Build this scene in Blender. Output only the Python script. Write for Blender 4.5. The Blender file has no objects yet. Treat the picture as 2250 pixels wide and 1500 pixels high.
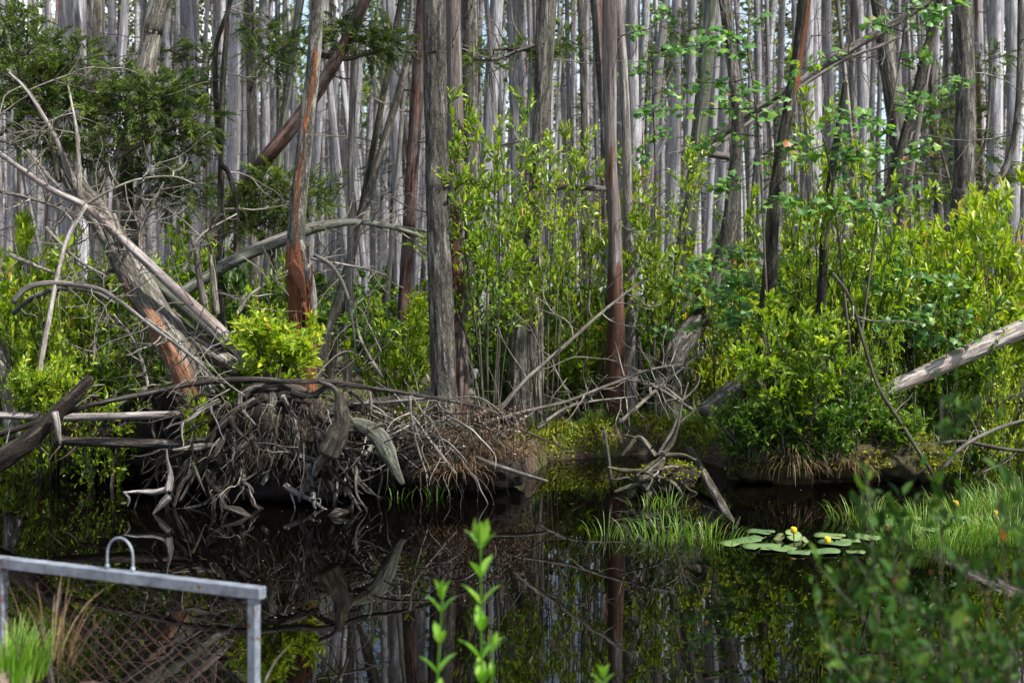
import bpy, math, random
import numpy as np
from math import radians, sin, cos, pi
S = bpy.context.scene
COL = S.collection
# ---------------------------------------------------------------- camera, sky, sun, exposure
F, HOR, H = 3000.0, 560.0, 2.1          # focal length in photo pixels, horizon row, eye height over the water
cam = bpy.data.cameras.new('camera'); co = bpy.data.objects.new('camera', cam); COL.objects.link(co)
co.location = (0, 0, H); co.rotation_euler = (radians(90), 0, 0)
cam.sensor_width = 36; cam.lens = 36*F/2250; cam.shift_y = -(750-HOR)/2250
cam.clip_start = .1; cam.clip_end = 3000
cam.dof.use_dof = True; cam.dof.focus_distance = 12.3; cam.dof.aperture_fstop = 2.9
S.camera = co
SUN_EL, SUN_AZ = 50, 122                  # elevation; azimuth clockwise from +Y (the view direction)
w = bpy.data.worlds.new('World'); S.world = w; w.use_nodes = True
nt = w.node_tree; nt.nodes.clear()
def N(t, ty, **k):
    n = t.nodes.new(ty)
    for a, b in k.items(): setattr(n, a, b)
    return n
sk = N(nt, 'ShaderNodeTexSky', sky_type='NISHITA', sun_disc=False, sun_elevation=radians(SUN_EL), sun_rotation=radians(SUN_AZ))
tc = N(nt, 'ShaderNodeTexCoord'); cn = N(nt, 'ShaderNodeTexNoise'); cn.inputs['Scale'].default_value = 3.2; cn.inputs['Detail'].default_value = 7
cr = N(nt, 'ShaderNodeValToRGB'); cr.color_ramp.elements[0].position = .47; cr.color_ramp.elements[1].position = .62
mx = N(nt, 'ShaderNodeMix', data_type='RGBA'); mx.inputs[7].default_value = (9.5, 9.7, 10.2, 1)
bg = N(nt, 'ShaderNodeBackground'); bg.inputs[1].default_value = .11; wo = N(nt, 'ShaderNodeOutputWorld')
L = nt.links.new
L(tc.outputs['Generated'], cn.inputs['Vector']); L(cn.outputs['Fac'], cr.inputs[0]); L(cr.outputs[0], mx.inputs[0])
L(sk.outputs[0], mx.inputs[6]); L(mx.outputs[2], bg.inputs[0]); L(bg.outputs[0], wo.inputs[0])
sl = bpy.data.lights.new('sun', 'SUN'); sl.energy = 5.0; sl.angle = radians(2); sl.color = (1, .95, .87)
so = bpy.data.objects.new('sun', sl); COL.objects.link(so)
so.rotation_euler = (radians(90-SUN_EL), 0, radians(180-SUN_AZ)); so.location = (8, -8, 20)
S.view_settings.view_transform = 'Standard'; S.view_settings.look = 'None'; S.view_settings.gamma = 1
S.view_settings.exposure = 0.98
S.cycles.max_bounces = 7; S.cycles.diffuse_bounces = 3; S.cycles.glossy_bounces = 3; S.cycles.transmission_bounces = 4
S.cycles.caustics_reflective = False; S.cycles.caustics_refractive = False

# ---------------------------------------------------------------- numeric helpers
rng = np.random.default_rng(7)
def P(px, py, d): return np.array([(px-1125)/F*d, d, H-(py-HOR)/F*d])
def wd(py, z=0): return (H-z)*F/(py-HOR)            # depth at which the level z is seen at row py
def hsh(a):
    a = (a.astype(np.int64) & 0xffffffff)
    a = ((a ^ (a >> 16))*0x45d9f3b) & 0xffffffff
    a = ((a ^ (a >> 16))*0x45d9f3b) & 0xffffffff
    return ((a ^ (a >> 16)) & 0xffff)/65535.0
def vn(p, seed=0):                                  # value noise, p (n,3) -> 0..1
    i = np.floor(p).astype(np.int64); f = p-i; f = f*f*(3-2*f); r = 0
    for dx in (0, 1):
        for dy in (0, 1):
            for dz in (0, 1):
                h = hsh((i[:, 0]+dx)*73856093 ^ (i[:, 1]+dy)*19349663 ^ (i[:, 2]+dz)*83492791 ^ (seed*2654435))
                r = r+h*(f[:, 0] if dx else 1-f[:, 0])*(f[:, 1] if dy else 1-f[:, 1])*(f[:, 2] if dz else 1-f[:, 2])
    return r
def fbm(p, o=4, seed=0):
    r = 0; a = .5; t = 0
    for k in range(o): r = r+a*vn(p*2.0**k+k*17.3, seed+k); t += a; a *= .5
    return r/t
def norm(v): return v/np.maximum(np.linalg.norm(v, axis=-1, keepdims=True), 1e-9)
def catmull(p, step):
    p = np.asarray(p, float)
    if len(p) == 2:
        n = max(2, int(np.linalg.norm(p[1]-p[0])/step)+1); t = np.linspace(0, 1, n)
        return p[0]+(p[1]-p[0])*t[:, None], t
    q = np.vstack([2*p[0]-p[1], p, 2*p[-1]-p[-2]]); out = []; ts = []
    for i in range(len(p)-1):
        a, b, c, d = q[i:i+4]; n = max(1, int(np.linalg.norm(c-b)/step)+1)
        t = np.linspace(0, 1, n, endpoint=False)[:, None]
        out.append(.5*(2*b+(c-a)*t+(2*a-5*b+4*c-d)*t**2+(3*b-a-3*c+d)*t**3)); ts.append((i+t[:, 0])/(len(p)-1))
    out.append(p[-1:]); ts.append([1.0])
    return np.vstack(out), np.concatenate(ts)

class MB:
    def __init__(s): s.v = []; s.f = {}; s.bk = []; s.lv = []; s.n = 0
    def add(s, v, faces, bk=None, lv=0.0):
        v = np.asarray(v, float)
        for fa in faces:
            fa = np.asarray(fa)
            if len(fa): s.f.setdefault(fa.shape[1], []).append(fa+s.n)
        s.v.append(v); s.bk.append(v if bk is None else bk)
        s.lv.append(np.broadcast_to(np.asarray(lv, float), (len(v),)).copy()); s.n += len(v); return s
    def mesh(s, name, smooth, off):
        me = bpy.data.meshes.new(name); v = np.vstack(s.v)-np.asarray(off, float)
        me.vertices.add(len(v)); me.vertices.foreach_set('co', v.astype(np.float32).ravel())
        li = []; tot = []
        for k, fs in s.f.items():
            a = np.vstack(fs); li.append(a.ravel()); tot.append(np.full(len(a), k))
        li = np.concatenate(li); tot = np.concatenate(tot); st = np.concatenate([[0], np.cumsum(tot)[:-1]])
        me.loops.add(len(li)); me.loops.foreach_set('vertex_index', li.astype(np.int32))
        me.polygons.add(len(tot)); me.polygons.foreach_set('loop_start', st.astype(np.int32)); me.polygons.foreach_set('loop_total', tot.astype(np.int32))
        me.polygons.foreach_set('use_smooth', np.full(len(tot), smooth))
        me.update(calc_edges=True)
        a = me.attributes.new('bk', 'FLOAT_VECTOR', 'POINT'); a.data.foreach_set('vector', np.vstack(s.bk).astype(np.float32).ravel())
        a = me.attributes.new('lv', 'FLOAT', 'POINT'); a.data.foreach_set('value', np.concatenate(s.lv).astype(np.float32))
        return me
def setp(o, label, cat, group=None, kind=None):
    if kind: o['kind'] = kind
    if label: o['label'] = label
    if cat: o['category'] = cat
    if group: o['group'] = group
    return o
def obj(name, mb, mat, parent=None, smooth=True, off=None):
    if off is None: off = parent.location if parent is not None and parent.parent is None else (0, 0, 0)
    off = np.array(off, float)
    o = bpy.data.objects.new(name, mb.mesh(name, smooth, off)); COL.objects.link(o); o.data.materials.append(mat)
    if parent is not None: o.parent = parent
    else: o.location = off
    return o
def sub(name, mb, mat, parent, smooth=True):         # a sub-part: its part sits at its thing's origin
    root = parent.parent
    o = obj(name, mb, mat, None, smooth, root.location); o.location = (0, 0, 0); o.parent = parent
    return o
def thing(name, label, cat, loc, group=None):
    o = bpy.data.objects.new(name, None); COL.objects.link(o); o.location = [float(c) for c in loc]; o.empty_display_size = .2
    return setp(o, label, cat, group)
def dup(o, parent=None):
    c = o.copy(); COL.objects.link(c)
    if parent is not None: c.parent = parent
    for ch in list(o.children): dup(ch, c)
    return c

def tube(mb, pts, rad, seg=8, amp=0.0, fu=3.0, fs=3.0, seed=0, wear=None, step=.08, tip=True, flat=None, lv=0.0):
    pts = np.asarray(pts, float); rad = np.asarray(rad, float)
    p, t = catmull(pts, step)
    if len(rad) != len(pts): rad = np.interp(np.linspace(0, 1, len(pts)), np.linspace(0, 1, len(rad)), rad)
    r = np.interp(t, np.linspace(0, 1, len(pts)), rad)
    T = norm(np.gradient(p, axis=0)); s = np.concatenate([[0], np.cumsum(np.linalg.norm(np.diff(p, axis=0), axis=1))])
    ref = np.array([0, 1., 0]) if abs(T[0, 1]) < .9 else np.array([1., 0, 0])
    n = norm(ref-T[0]*np.dot(ref, T[0])); Nn = [n]
    for k in range(1, len(p)):
        n = n-T[k]*np.dot(n, T[k]); n = n/np.linalg.norm(n); Nn.append(n)
    Nn = np.array(Nn); B = np.cross(T, Nn)
    a = np.arange(seg)*2*pi/seg
    dirs = Nn[:, None]*np.cos(a)[None, :, None]+B[:, None]*np.sin(a)[None, :, None]
    ca = np.broadcast_to(np.cos(a), (len(p), seg)); sa = np.broadcast_to(np.sin(a), (len(p), seg)); ss = np.broadcast_to(s[:, None], (len(p), seg))
    rr = np.broadcast_to(r[:, None], (len(p), seg)).copy()
    if amp:
        q = np.stack([ca*fu, sa*fu, ss*fs], -1).reshape(-1, 3)+seed*3.7
        rr = rr*(1+amp*2*(fbm(q, 3, seed)-.5).reshape(rr.shape))
    if flat is not None: dirs = dirs*np.asarray(flat)[None, None, :]
    v = p[:, None]+dirs*rr[..., None]
    bk = np.stack([ca*rr, sa*rr, ss], -1)+seed*1.37
    lvv = np.broadcast_to(np.asarray(lv, float), rr.shape).copy() if np.ndim(lv) == 0 else np.asarray(lv)
    if wear is not None: lvv = wear(np.broadcast_to(t[:, None], rr.shape), dirs, v, bk)
    m = len(p); i = np.arange(m-1)[:, None]*seg; j = np.arange(seg)[None]; j2 = (j+1) % seg
    q = np.stack([i+j, i+j2, i+seg+j2, i+seg+j], -1).reshape(-1, 4)
    V = v.reshape(-1, 3); BK = bk.reshape(-1, 3); LV = lvv.ravel()
    if tip:
        V = np.vstack([V, p[-1]+T[-1]*r[-1]*.6, p[0]-T[0]*r[0]*.3]); BK = np.vstack([BK, BK[-1], BK[0]]); LV = np.append(LV, [LV[-1], LV[0]])
        e = (m-1)*seg; k = m*seg; jj = np.arange(seg)
        tr = np.vstack([np.stack([e+jj, e+(jj+1) % seg, np.full(seg, k)], -1), np.stack([(jj+1) % seg, jj, np.full(seg, k+1)], -1)])
        mb.add(V, [q, tr], BK, LV)
    else: mb.add(V, [q], BK, LV)
    return p, r, T

def px(path, d=None):                                # pixel polyline -> world polyline
    return np.array([P(*(a if len(a) == 3 else (a[0], a[1], d))) for a in path])
def wig(p0, dr, ln, n, wander, grav, R):             # random walk path
    d = norm(np.asarray(dr, float)); p = np.asarray(p0, float); out = [p]
    for k in range(n):
        d = norm(d+R.normal(0, wander, 3)+np.array([0, 0, grav])); p = p+d*ln/n; out.append(p)
    return np.array(out)
def twigs(mb, p0, dr, ln, r, R, lev=2, wander=.22, grav=0.0, seg=5, dens=7.0, ends=None):
    n = max(3, int(ln/.1)) if ln < 1 else 9
    pts = wig(p0, dr, ln, n, wander, grav, R)
    tube(mb, pts, [r, r*.35], seg, step=max(.05, ln/14), seed=int(R.integers(99)))
    if ends is not None and lev <= 1: ends.append(pts)
    if lev > 0:
        k = max(2, int(ln*dens))
        for _ in range(k):
            t = R.uniform(.2, .98); i = int(t*(len(pts)-1)); a = pts[i]; T = norm(pts[min(i+1, len(pts)-1)]-pts[max(i-1, 0)])
            q = R.normal(0, 1, 3); q = norm(q-T*np.dot(q, T)); rr = r*(1-.6*t)
            twigs(mb, a, T*.7+q*.8, ln*R.uniform(.22, .5)*(1.1-.5*t), rr*.55, R, lev-1, wander, grav, 4, dens*1.3, ends)

# leaf cards with a real outline and a fold
def tmpl(v, f): return np.array(v, float), [np.array(x) for x in f]
OVAL = tmpl([(0, 0, 0), (.36, 0, 0), (.7, 0, -.02), (1, 0, -.1), (.3, .46, .1), (.68, .36, .05), (.3, -.46, .1), (.68, -.36, .05)],
            [[(0, 1, 4), (0, 6, 1), (2, 3, 5), (2, 7, 3)], [(1, 2, 5, 4), (1, 6, 7, 2)]])
SLIM = tmpl([(0, 0, 0), (.5, 0, -.03), (1, 0, -.16), (.45, .5, .07), (.45, -.5, .07)], [[(0, 1, 3), (1, 2, 3), (0, 4, 1), (4, 2, 1)]])
RHOMB = tmpl([(0, 0, 0), (.5, .5, .06), (1, 0, -.05), (.5, -.5, .06)], [[(0, 2, 1), (0, 3, 2)]])
_o = [(0, 0), (.02, .3), (-.05, .55), (.3, .42), (.45, .62), (.62, .3), (1.0, 0)]
_mo = [(x, y) for x, y in _o]+[(x, -y) for x, y in _o[-2:0:-1]]
MAPLE = tmpl([(.35, 0, .05)]+[(x, y, -.12*abs(y)-.1*max(0, x-.6)) for x, y in _mo], [[(0, k+1, (k+1) % len(_mo)+1) for k in range(len(_mo))]])
def leaves(mb, pos, axis, nrm, ln, wdt, lv, T=OVAL):
    if len(pos) == 0: return
    tv, tf = T; k = len(tv); n = len(pos); pos = np.asarray(pos); axis = norm(np.asarray(axis))
    nrm = np.asarray(nrm); nrm = norm(nrm-axis*np.sum(axis*nrm, 1, keepdims=True)); side = np.cross(nrm, axis)
    ln = np.broadcast_to(ln, (n,))[:, None, None]; wdt = np.broadcast_to(wdt, (n,))[:, None, None]
    v = pos[:, None]+axis[:, None]*tv[None, :, 0:1]*ln+side[:, None]*tv[None, :, 1:2]*wdt+nrm[:, None]*tv[None, :, 2:3]*ln
    o = (np.arange(n)*k)[:, None, None]
    mb.add(v.reshape(-1, 3), [(o+f[None]).reshape(-1, f.shape[1]) for f in tf], None, np.repeat(lv, k))
def rvec(n, R): return norm(R.normal(0, 1, (n, 3)))
def blades(mb, base, ln, wdt, R, lean=.35, droop=.5, k=4, lv=None, az=None):
    base = np.asarray(base); n = len(base); az = R.uniform(0, 2*pi, n) if az is None else az
    ln = np.broadcast_to(ln, (n,))*R.uniform(.6, 1.15, n); le = R.uniform(0, lean, n)
    out = np.stack([np.cos(az), np.sin(az), 0*az], -1); side = np.stack([-np.sin(az), np.cos(az), 0*az], -1)
    tw = R.uniform(-1, 1, n)[:, None]; side = norm(side*np.cos(tw)+out*np.sin(tw))
    rows = []; dro = droop*R.uniform(.3, 1.2, n)
    for q in range(k+1):
        t = q/k; th = le+dro*t*t*1.6
        if q == 0: c = base.copy()
        else: c = rows[-1][2]+(out*np.sin(th)[:, None]+np.array([0, 0, 1.])*np.cos(th)[:, None])*(ln/k)[:, None]
        hw = (wdt*(1-t)**.6*.5+.0004)
        rows.append((c-side*hw, c+side*hw, c))
    v = np.stack([x for r in rows for x in r[:2]], 1)
    kk = 2*(k+1); o = (np.arange(n)*kk)[:, None, None]
    f = np.array([(2*i, 2*i+1, 2*i+3, 2*i+2) for i in range(k)])
    mb.add(v.reshape(-1, 3), [(o+f[None]).reshape(-1, 4)], None, np.repeat(R.uniform(0, 1, n) if lv is None else lv, kk))

# ---------------------------------------------------------------- materials
def srgb(r, g, b): return tuple(((c/255)/12.92 if c/255 < .04045 else ((c/255+.055)/1.055)**2.4) for c in (r, g, b))+(1,)
def newmat(n):
    m = bpy.data.materials.new(n); m.use_nodes = True; t = m.node_tree; b = t.nodes['Principled BSDF']; return m, t, b
def ramp(t, fac, stops):
    r = N(t, 'ShaderNodeValToRGB'); e = r.color_ramp.elements
    while len(e) < len(stops): e.new(.5)
    for k, (p, c) in enumerate(stops): e[k].position = p; e[k].color = c
    t.links.new(fac, r.inputs[0]); return r.outputs[0]
def mix(t, fac, a, b, mode='MIX'):
    m = N(t, 'ShaderNodeMix', data_type='RGBA', blend_type=mode)
    for s_, x in ((0, fac), (6, a), (7, b)):
        if isinstance(x, (int, float, tuple)): m.inputs[s_].default_value = x
        else: t.links.new(x, m.inputs[s_])
    return m.outputs[2]
def noise(t, vec, scale, det=5, rough=.6, mapscale=None):
    n = N(t, 'ShaderNodeTexNoise'); n.inputs['Scale'].default_value = scale; n.inputs['Detail'].default_value = det; n.inputs['Roughness'].default_value = rough
    if mapscale:
        mp = N(t, 'ShaderNodeMapping'); mp.inputs['Scale'].default_value = mapscale; t.links.new(vec, mp.inputs[0]); vec = mp.outputs[0]
    t.links.new(vec, n.inputs['Vector']); return n.outputs['Fac']
def math_(t, op, a, b=0.0, c=None):
    m = N(t, 'ShaderNodeMath', operation=op)
    for k, x in enumerate((a, b, c)):
        if x is None: continue
        if isinstance(x, (int, float)): m.inputs[k].default_value = x
        else: t.links.new(x, m.inputs[k])
    return m.outputs[0]
def attr(t, n, ty='Vector'): a = N(t, 'ShaderNodeAttribute', attribute_name=n); return a.outputs[ty]
def bump(t, b, h, st, dist=.02):
    n = N(t, 'ShaderNodeBump'); n.inputs['Strength'].default_value = st; n.inputs['Distance'].default_value = dist
    t.links.new(h, n.inputs['Height']); t.links.new(n.outputs[0], b.inputs['Normal'])
def bark(name, dark, mid, light, fib=42, stretch=.1, bst=.9, dist=.012, lich=(.2, .22, .15, 1), lamt=.35, wood=((.22, .088, .036, 1), (.06, .022, .011, 1)), moss=0.0, rough=.85, crack=.75):
    m, t, b = newmat(name); v = attr(t, 'bk')
    n1 = noise(t, v, fib, 6, .65, (1, 1, stretch)); n2 = noise(t, v, 5, 4, .6, (1, 1, .5)); n3 = noise(t, v, 140, 3, .6, (1, 1, .25))
    h = math_(t, 'ADD', math_(t, 'MULTIPLY', n1, .75), math_(t, 'MULTIPLY', n3, .25))
    c = ramp(t, h, [(.39, dark), (.5, mid), (.62, light)])
    n4 = noise(t, v, fib*.8, 4, .7, (1, 1, stretch*1.8)); cr_ = math_(t, 'ABSOLUTE', math_(t, 'SUBTRACT', n4, .5))
    ck = ramp(t, cr_, [(0, (0, 0, 0, 1)), (.045, (1, 1, 1, 1))]); h = math_(t, 'MULTIPLY', h, math_(t, 'ADD', math_(t, 'MULTIPLY', ck, .5), .5))
    c = mix(t, crack, c, mix(t, ck, (.12, .1, .09, 1), (1, 1, 1, 1)), 'MULTIPLY')
    c = mix(t, math_(t, 'MULTIPLY', ramp(t, n2, [(.45, (0, 0, 0, 1)), (.65, (1, 1, 1, 1))]), lamt), c, mix(t, h, lich, lich, 'MULTIPLY') if 0 else lich)
    wr = attr(t, 'lv', 'Fac')
    wc = ramp(t, n1, [(.36, wood[1]), (.62, wood[0])])
    wm_ = math_(t, 'MULTIPLY', math_(t, 'SUBTRACT', math_(t, 'ADD', wr, math_(t, 'MULTIPLY', math_(t, 'ADD', math_(t, 'SUBTRACT', n1, .5), math_(t, 'SUBTRACT', n3, .5)), 1.7)), .34), 6.0); wm_ = math_(t, 'MINIMUM', math_(t, 'MAXIMUM', wm_, 0.0), 1.0); wm_ = math_(t, 'MULTIPLY', wm_, math_(t, 'MINIMUM', math_(t, 'MULTIPLY', wr, 8.0), 1.0))
    c = mix(t, wm_, c, wc)
    c = mix(t, .55, c, mix(t, ramp(t, math_(t, 'ABSOLUTE', math_(t, 'SUBTRACT', n1, .5)), [(0, (0, 0, 0, 1)), (.05, (1, 1, 1, 1))]), (.25, .2, .18, 1), (1.1, 1.1, 1.1, 1)), 'MULTIPLY')
    w2 = math_(t, 'MAXIMUM', math_(t, 'SUBTRACT', wr, 1.0), 0.0)
    c = mix(t, w2, c, (.012, .006, .004, 1))  # near-black above one: dark rot, and the painted shade of hollows
    oi = N(t, 'ShaderNodeObjectInfo')
    hs = N(t, 'ShaderNodeHueSaturation'); t.links.new(c, hs.inputs['Color']); t.links.new(math_(t, 'ADD', math_(t, 'MULTIPLY', oi.outputs['Random'], .7), .65), hs.inputs['Value'])
    c = hs.outputs[0]
    if moss:
        g = N(t, 'ShaderNodeNewGeometry'); sx = N(t, 'ShaderNodeSeparateXYZ'); t.links.new(g.outputs['Normal'], sx.inputs[0])
        nz = noise(t, g.outputs['Position'], 9, 4)
        f = ramp(t, math_(t, 'MULTIPLY', math_(t, 'ADD', sx.outputs[2], nz), moss), [(.55, (0, 0, 0, 1)), (.8, (1, 1, 1, 1))])
        c = mix(t, f, c, (.07, .085, .018, 1))
    t.links.new(c, b.inputs['Base Color']); b.inputs['Roughness'].default_value = rough; b.inputs['Specular IOR Level'].default_value = .25
    bump(t, b, h, bst, dist); return m
def leafmat(name, stops, trans=.38, rough=.42, spec=.5):
    m, t, b = newmat(name); lv = attr(t, 'lv', 'Fac'); oi = N(t, 'ShaderNodeObjectInfo')
    f = math_(t, 'ADD', lv, math_(t, 'MULTIPLY', math_(t, 'SUBTRACT', oi.outputs['Random'], .5), .22))
    c = ramp(t, f, stops)
    g = N(t, 'ShaderNodeNewGeometry'); nz = noise(t, g.outputs['Position'], 60, 2)
    c = mix(t, .35, c, mix(t, nz, (.55, .55, .5, 1), (1.25, 1.25, 1.2, 1)), 'MULTIPLY')
    t.links.new(c, b.inputs['Base Color']); b.inputs['Roughness'].default_value = rough; b.inputs['Specular IOR Level'].default_value = spec
    tr = N(t, 'ShaderNodeBsdfTranslucent'); t.links.new(mix(t, 1.0, c, (1.35, 1.5, .55, 1), 'MULTIPLY'), tr.inputs[0])
    ms = N(t, 'ShaderNodeMixShader'); ms.inputs[0].default_value = trans
    t.links.new(b.outputs[0], ms.inputs[1]); t.links.new(tr.outputs[0], ms.inputs[2]); t.links.new(ms.outputs[0], t.nodes['Material Output'].inputs[0])
    return m
def plain(name, c1, c2, rough=.7, scale=30, metal=0.0, bst=.3, det=5):
    m, t, b = newmat(name); g = N(t, 'ShaderNodeTexCoord'); n = noise(t, g.outputs['Object'], scale, det)
    t.links.new(ramp(t, n, [(.35, c1), (.65, c2)]), b.inputs['Base Color']); b.inputs['Roughness'].default_value = rough; b.inputs['Metallic'].default_value = metal
    bump(t, b, n, bst, .004); return m

M = {}
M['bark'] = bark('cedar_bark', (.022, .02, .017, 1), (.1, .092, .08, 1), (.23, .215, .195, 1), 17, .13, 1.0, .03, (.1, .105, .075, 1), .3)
M['barkfar'] = bark('far_bark', (.17, .17, .185, 1), (.31, .31, .335, 1), (.46, .46, .5, 1), 13, .06, .8, .02, (.26, .225, .225, 1), .4, ((.2, .1, .06, 1), (.1, .05, .035, 1)), crack=.4)  # paler, bluer than near bark: cool light and distance haze put into the colour
M['barkdark'] = bark('dark_bark', (.008, .007, .006, 1), (.035, .031, .025, 1), (.1, .09, .075, 1), 17, .13, 1.0, .025, (.05, .058, .03, 1), .5, ((.16, .06, .028, 1), (.06, .022, .012, 1)))
M['barkred'] = bark('red_bark', (.018, .009, .007, 1), (.07, .036, .027, 1), (.16, .1, .085, 1), 16, .07, 1.0, .025, (.13, .12, .115, 1), .6)
M['dead'] = bark('weathered_wood', (.06, .052, .046, 1), (.2, .185, .17, 1), (.37, .35, .335, 1), 24, .04, .7, .012, (.13, .115, .11, 1), .5)
M['deadred'] = bark('weathered_smooth_wood', (.075, .062, .056, 1), (.15, .132, .122, 1), (.26, .24, .245, 1), 24, .03, .5, .008, (.11, .085, .076, 1), .6, ((.1, .048, .032, 1), (.035, .016, .011, 1)))
M['log'] = bark('log_bark', (.04, .035, .029, 1), (.16, .147, .127, 1), (.34, .32, .29, 1), 17, .1, 1.0, .028, (.13, .135, .085, 1), .4, ((.33, .17, .1, 1), (.15, .065, .034, 1)))
M['green'] = bark('algae_wood', (.028, .03, .024, 1), (.105, .112, .092, 1), (.21, .22, .195, 1), 22, .05, .8, .014, (.08, .095, .055, 1), .6)
M['root'] = bark('root_wood', (.006, .005, .004, 1), (.042, .035, .029, 1), (.16, .145, .13, 1), 26, .07, 1.0, .015, (.05, .04, .028, 1), .5)
M['rootm'] = bark('mossy_wood', (.018, .014, .011, 1), (.09, .076, .06, 1), (.22, .2, .175, 1), 26, .07, 1.0, .015, (.06, .06, .025, 1), .5, moss=.55)
M['rotten'] = bark('rotten_wood', (.006, .004, .003, 1), (.022, .015, .011, 1), (.075, .06, .048, 1), 16, .14, 1.0, .03, (.035, .03, .02, 1), .4)
M['twig'] = bark('twig_bark', (.07, .06, .05, 1), (.15, .132, .115, 1), (.27, .25, .23, 1), 50, .1, .3, .004)
M['stem'] = bark('shrub_stem', (.025, .019, .015, 1), (.06, .048, .038, 1), (.13, .11, .09, 1), 50, .1, .3, .004)
M['pale'] = bark('bleached_wood', (.16, .135, .12, 1), (.36, .33, .31, 1), (.56, .53, .51, 1), 30, .06, .6, .01, (.27, .17, .13, 1), .4, crack=.6)
M['orange'] = bark('split_wood', (.035, .012, .006, 1), (.14, .046, .02, 1), (.28, .11, .05, 1), 24, .03, 1.0, .015, (.05, .02, .01, 1), .5)
M['hair'] = bark('root_fibre', (.006, .004, .003, 1), (.028, .016, .012, 1), (.09, .062, .048, 1), 60, .1, .3, .003)
G = lambda r, g, b: (r, g, b, 1)
M['leaf'] = leafmat('shrub_leaf', [(0, G(.04, .09, .009)), (.33, G(.15, .25, .016)), (.62, G(.31, .41, .02)), (.93, G(.48, .52, .035)), (1.0, G(.42, .22, .06))], .42)
M['leafdk'] = leafmat('dark_leaf', [(0, G(.018, .055, .01)), (.5, G(.07, .15, .014)), (.85, G(.19, .3, .02)), (1, G(.3, .36, .025))])
M['leafyl'] = leafmat('young_leaf', [(0, G(.09, .17, .01)), (.4, G(.22, .33, .018)), (.72, G(.41, .47, .03)), (.95, G(.5, .46, .05)), (1, G(.45, .22, .08))], .45)
M['leafnear'] = leafmat('near_leaf', [(0, G(.012, .035, .007)), (.5, G(.032, .09, .012)), (.85, G(.085, .15, .018)), (.96, G(.22, .13, .05)), (1, G(.25, .1, .05))], .3, .6, .15)
M['maple'] = leafmat('maple_leaf', [(0, G(.04, .13, .035)), (.5, G(.1, .24, .045)), (.9, G(.2, .34, .04)), (1, G(.4, .15, .06))], .45)
M['cedar'] = leafmat('cedar_needle', [(0, G(.02, .042, .012)), (.5, G(.09, .14, .025)), (.9, G(.19, .24, .04)), (1, G(.28, .3, .06))], .25, .6, .25)
M['grass'] = leafmat('grass_blade', [(0, G(.05, .13, .014)), (.6, G(.13, .26, .025)), (.93, G(.22, .33, .04)), (1, G(.3, .25, .1))], .35, .45)
M['fgrass'] = leafmat('bank_grass', [(0, G(.06, .16, .012)), (.7, G(.12, .3, .015)), (1, G(.26, .32, .06))], .35, .45)
M['straw'] = leafmat('dry_grass', [(0, G(.06, .035, .02)), (.6, G(.16, .1, .055)), (1, G(.32, .24, .14))], .15, .7, .2)
M['seed'] = leafmat('seedling_leaf', [(0, G(.07, .2, .02)), (.6, G(.13, .3, .025)), (1, G(.22, .38, .04))], .4, .4)
M['litter'] = leafmat('fallen_leaf', [(0, G(.03, .018, .012)), (.5, G(.1, .055, .035)), (.9, G(.2, .13, .09)), (1, G(.4, .34, .3))], .1, .7, .2)
M['pad'] = leafmat('lily_pad', [(0, G(.06, .115, .045)), (.5, G(.1, .17, .065)), (.88, G(.15, .21, .07)), (1, G(.1, .06, .02))], .1, .5, .35)
M['petal'] = leafmat('yellow_petal', [(0, G(.62, .4, .01)), (1, G(.8, .58, .02))], .2, .4)
M['moss'] = leafmat('moss_tuft', [(0, G(.04, .06, .008)), (.5, G(.16, .19, .014)), (1, G(.36, .35, .03))], .2, .8, .1)
gm_, t, b = newmat('galvanised_steel'); g = N(t, 'ShaderNodeTexCoord'); n1 = noise(t, g.outputs['Object'], 16, 6, .7); n2 = noise(t, g.outputs['Object'], 45, 4, .7); n3 = noise(t, g.outputs['Object'], 5, 4, .7)
c = ramp(t, n1, [(.3, (.1, .115, .145, 1)), (.5, (.19, .215, .255, 1)), (.7, (.28, .31, .355, 1))])
c = mix(t, ramp(t, math_(t, 'MULTIPLY', math_(t, 'ADD', n2, n3), .5), [(.56, (0, 0, 0, 1)), (.61, (1, 1, 1, 1))]), c, (.13, .05, .022, 1))
t.links.new(c, b.inputs['Base Color']); b.inputs['Metallic'].default_value = .3; t.links.new(ramp(t, n1, [(.3, (.35, .35, .35, 1)), (.7, (.65, .65, .65, 1))]), b.inputs['Roughness']); bump(t, b, n2, .25, .003); M['galv'] = gm_
M['rust'] = plain('rust', (.02, .009, .006, 1), (.06, .025, .013, 1), .9, 40)
M['rustpipe'] = plain('rust_pipe', (.025, .01, .008, 1), (.07, .028, .022, 1), .8, 22)
M['gravel'] = plain('wood_chips', (.12, .08, .055, 1), (.32, .25, .18, 1), .9, 60)
M['soil'] = plain('root_soil', (.004, .003, .002, 1), (.02, .012, .008, 1), 1.0, 26, 0, 1.0, 8)
M['mosssoil'] = plain('moss_soil', (.008, .005, .003, 1), (.05, .045, .01, 1), 1.0, 16, 0, 1.0, 9)

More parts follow.
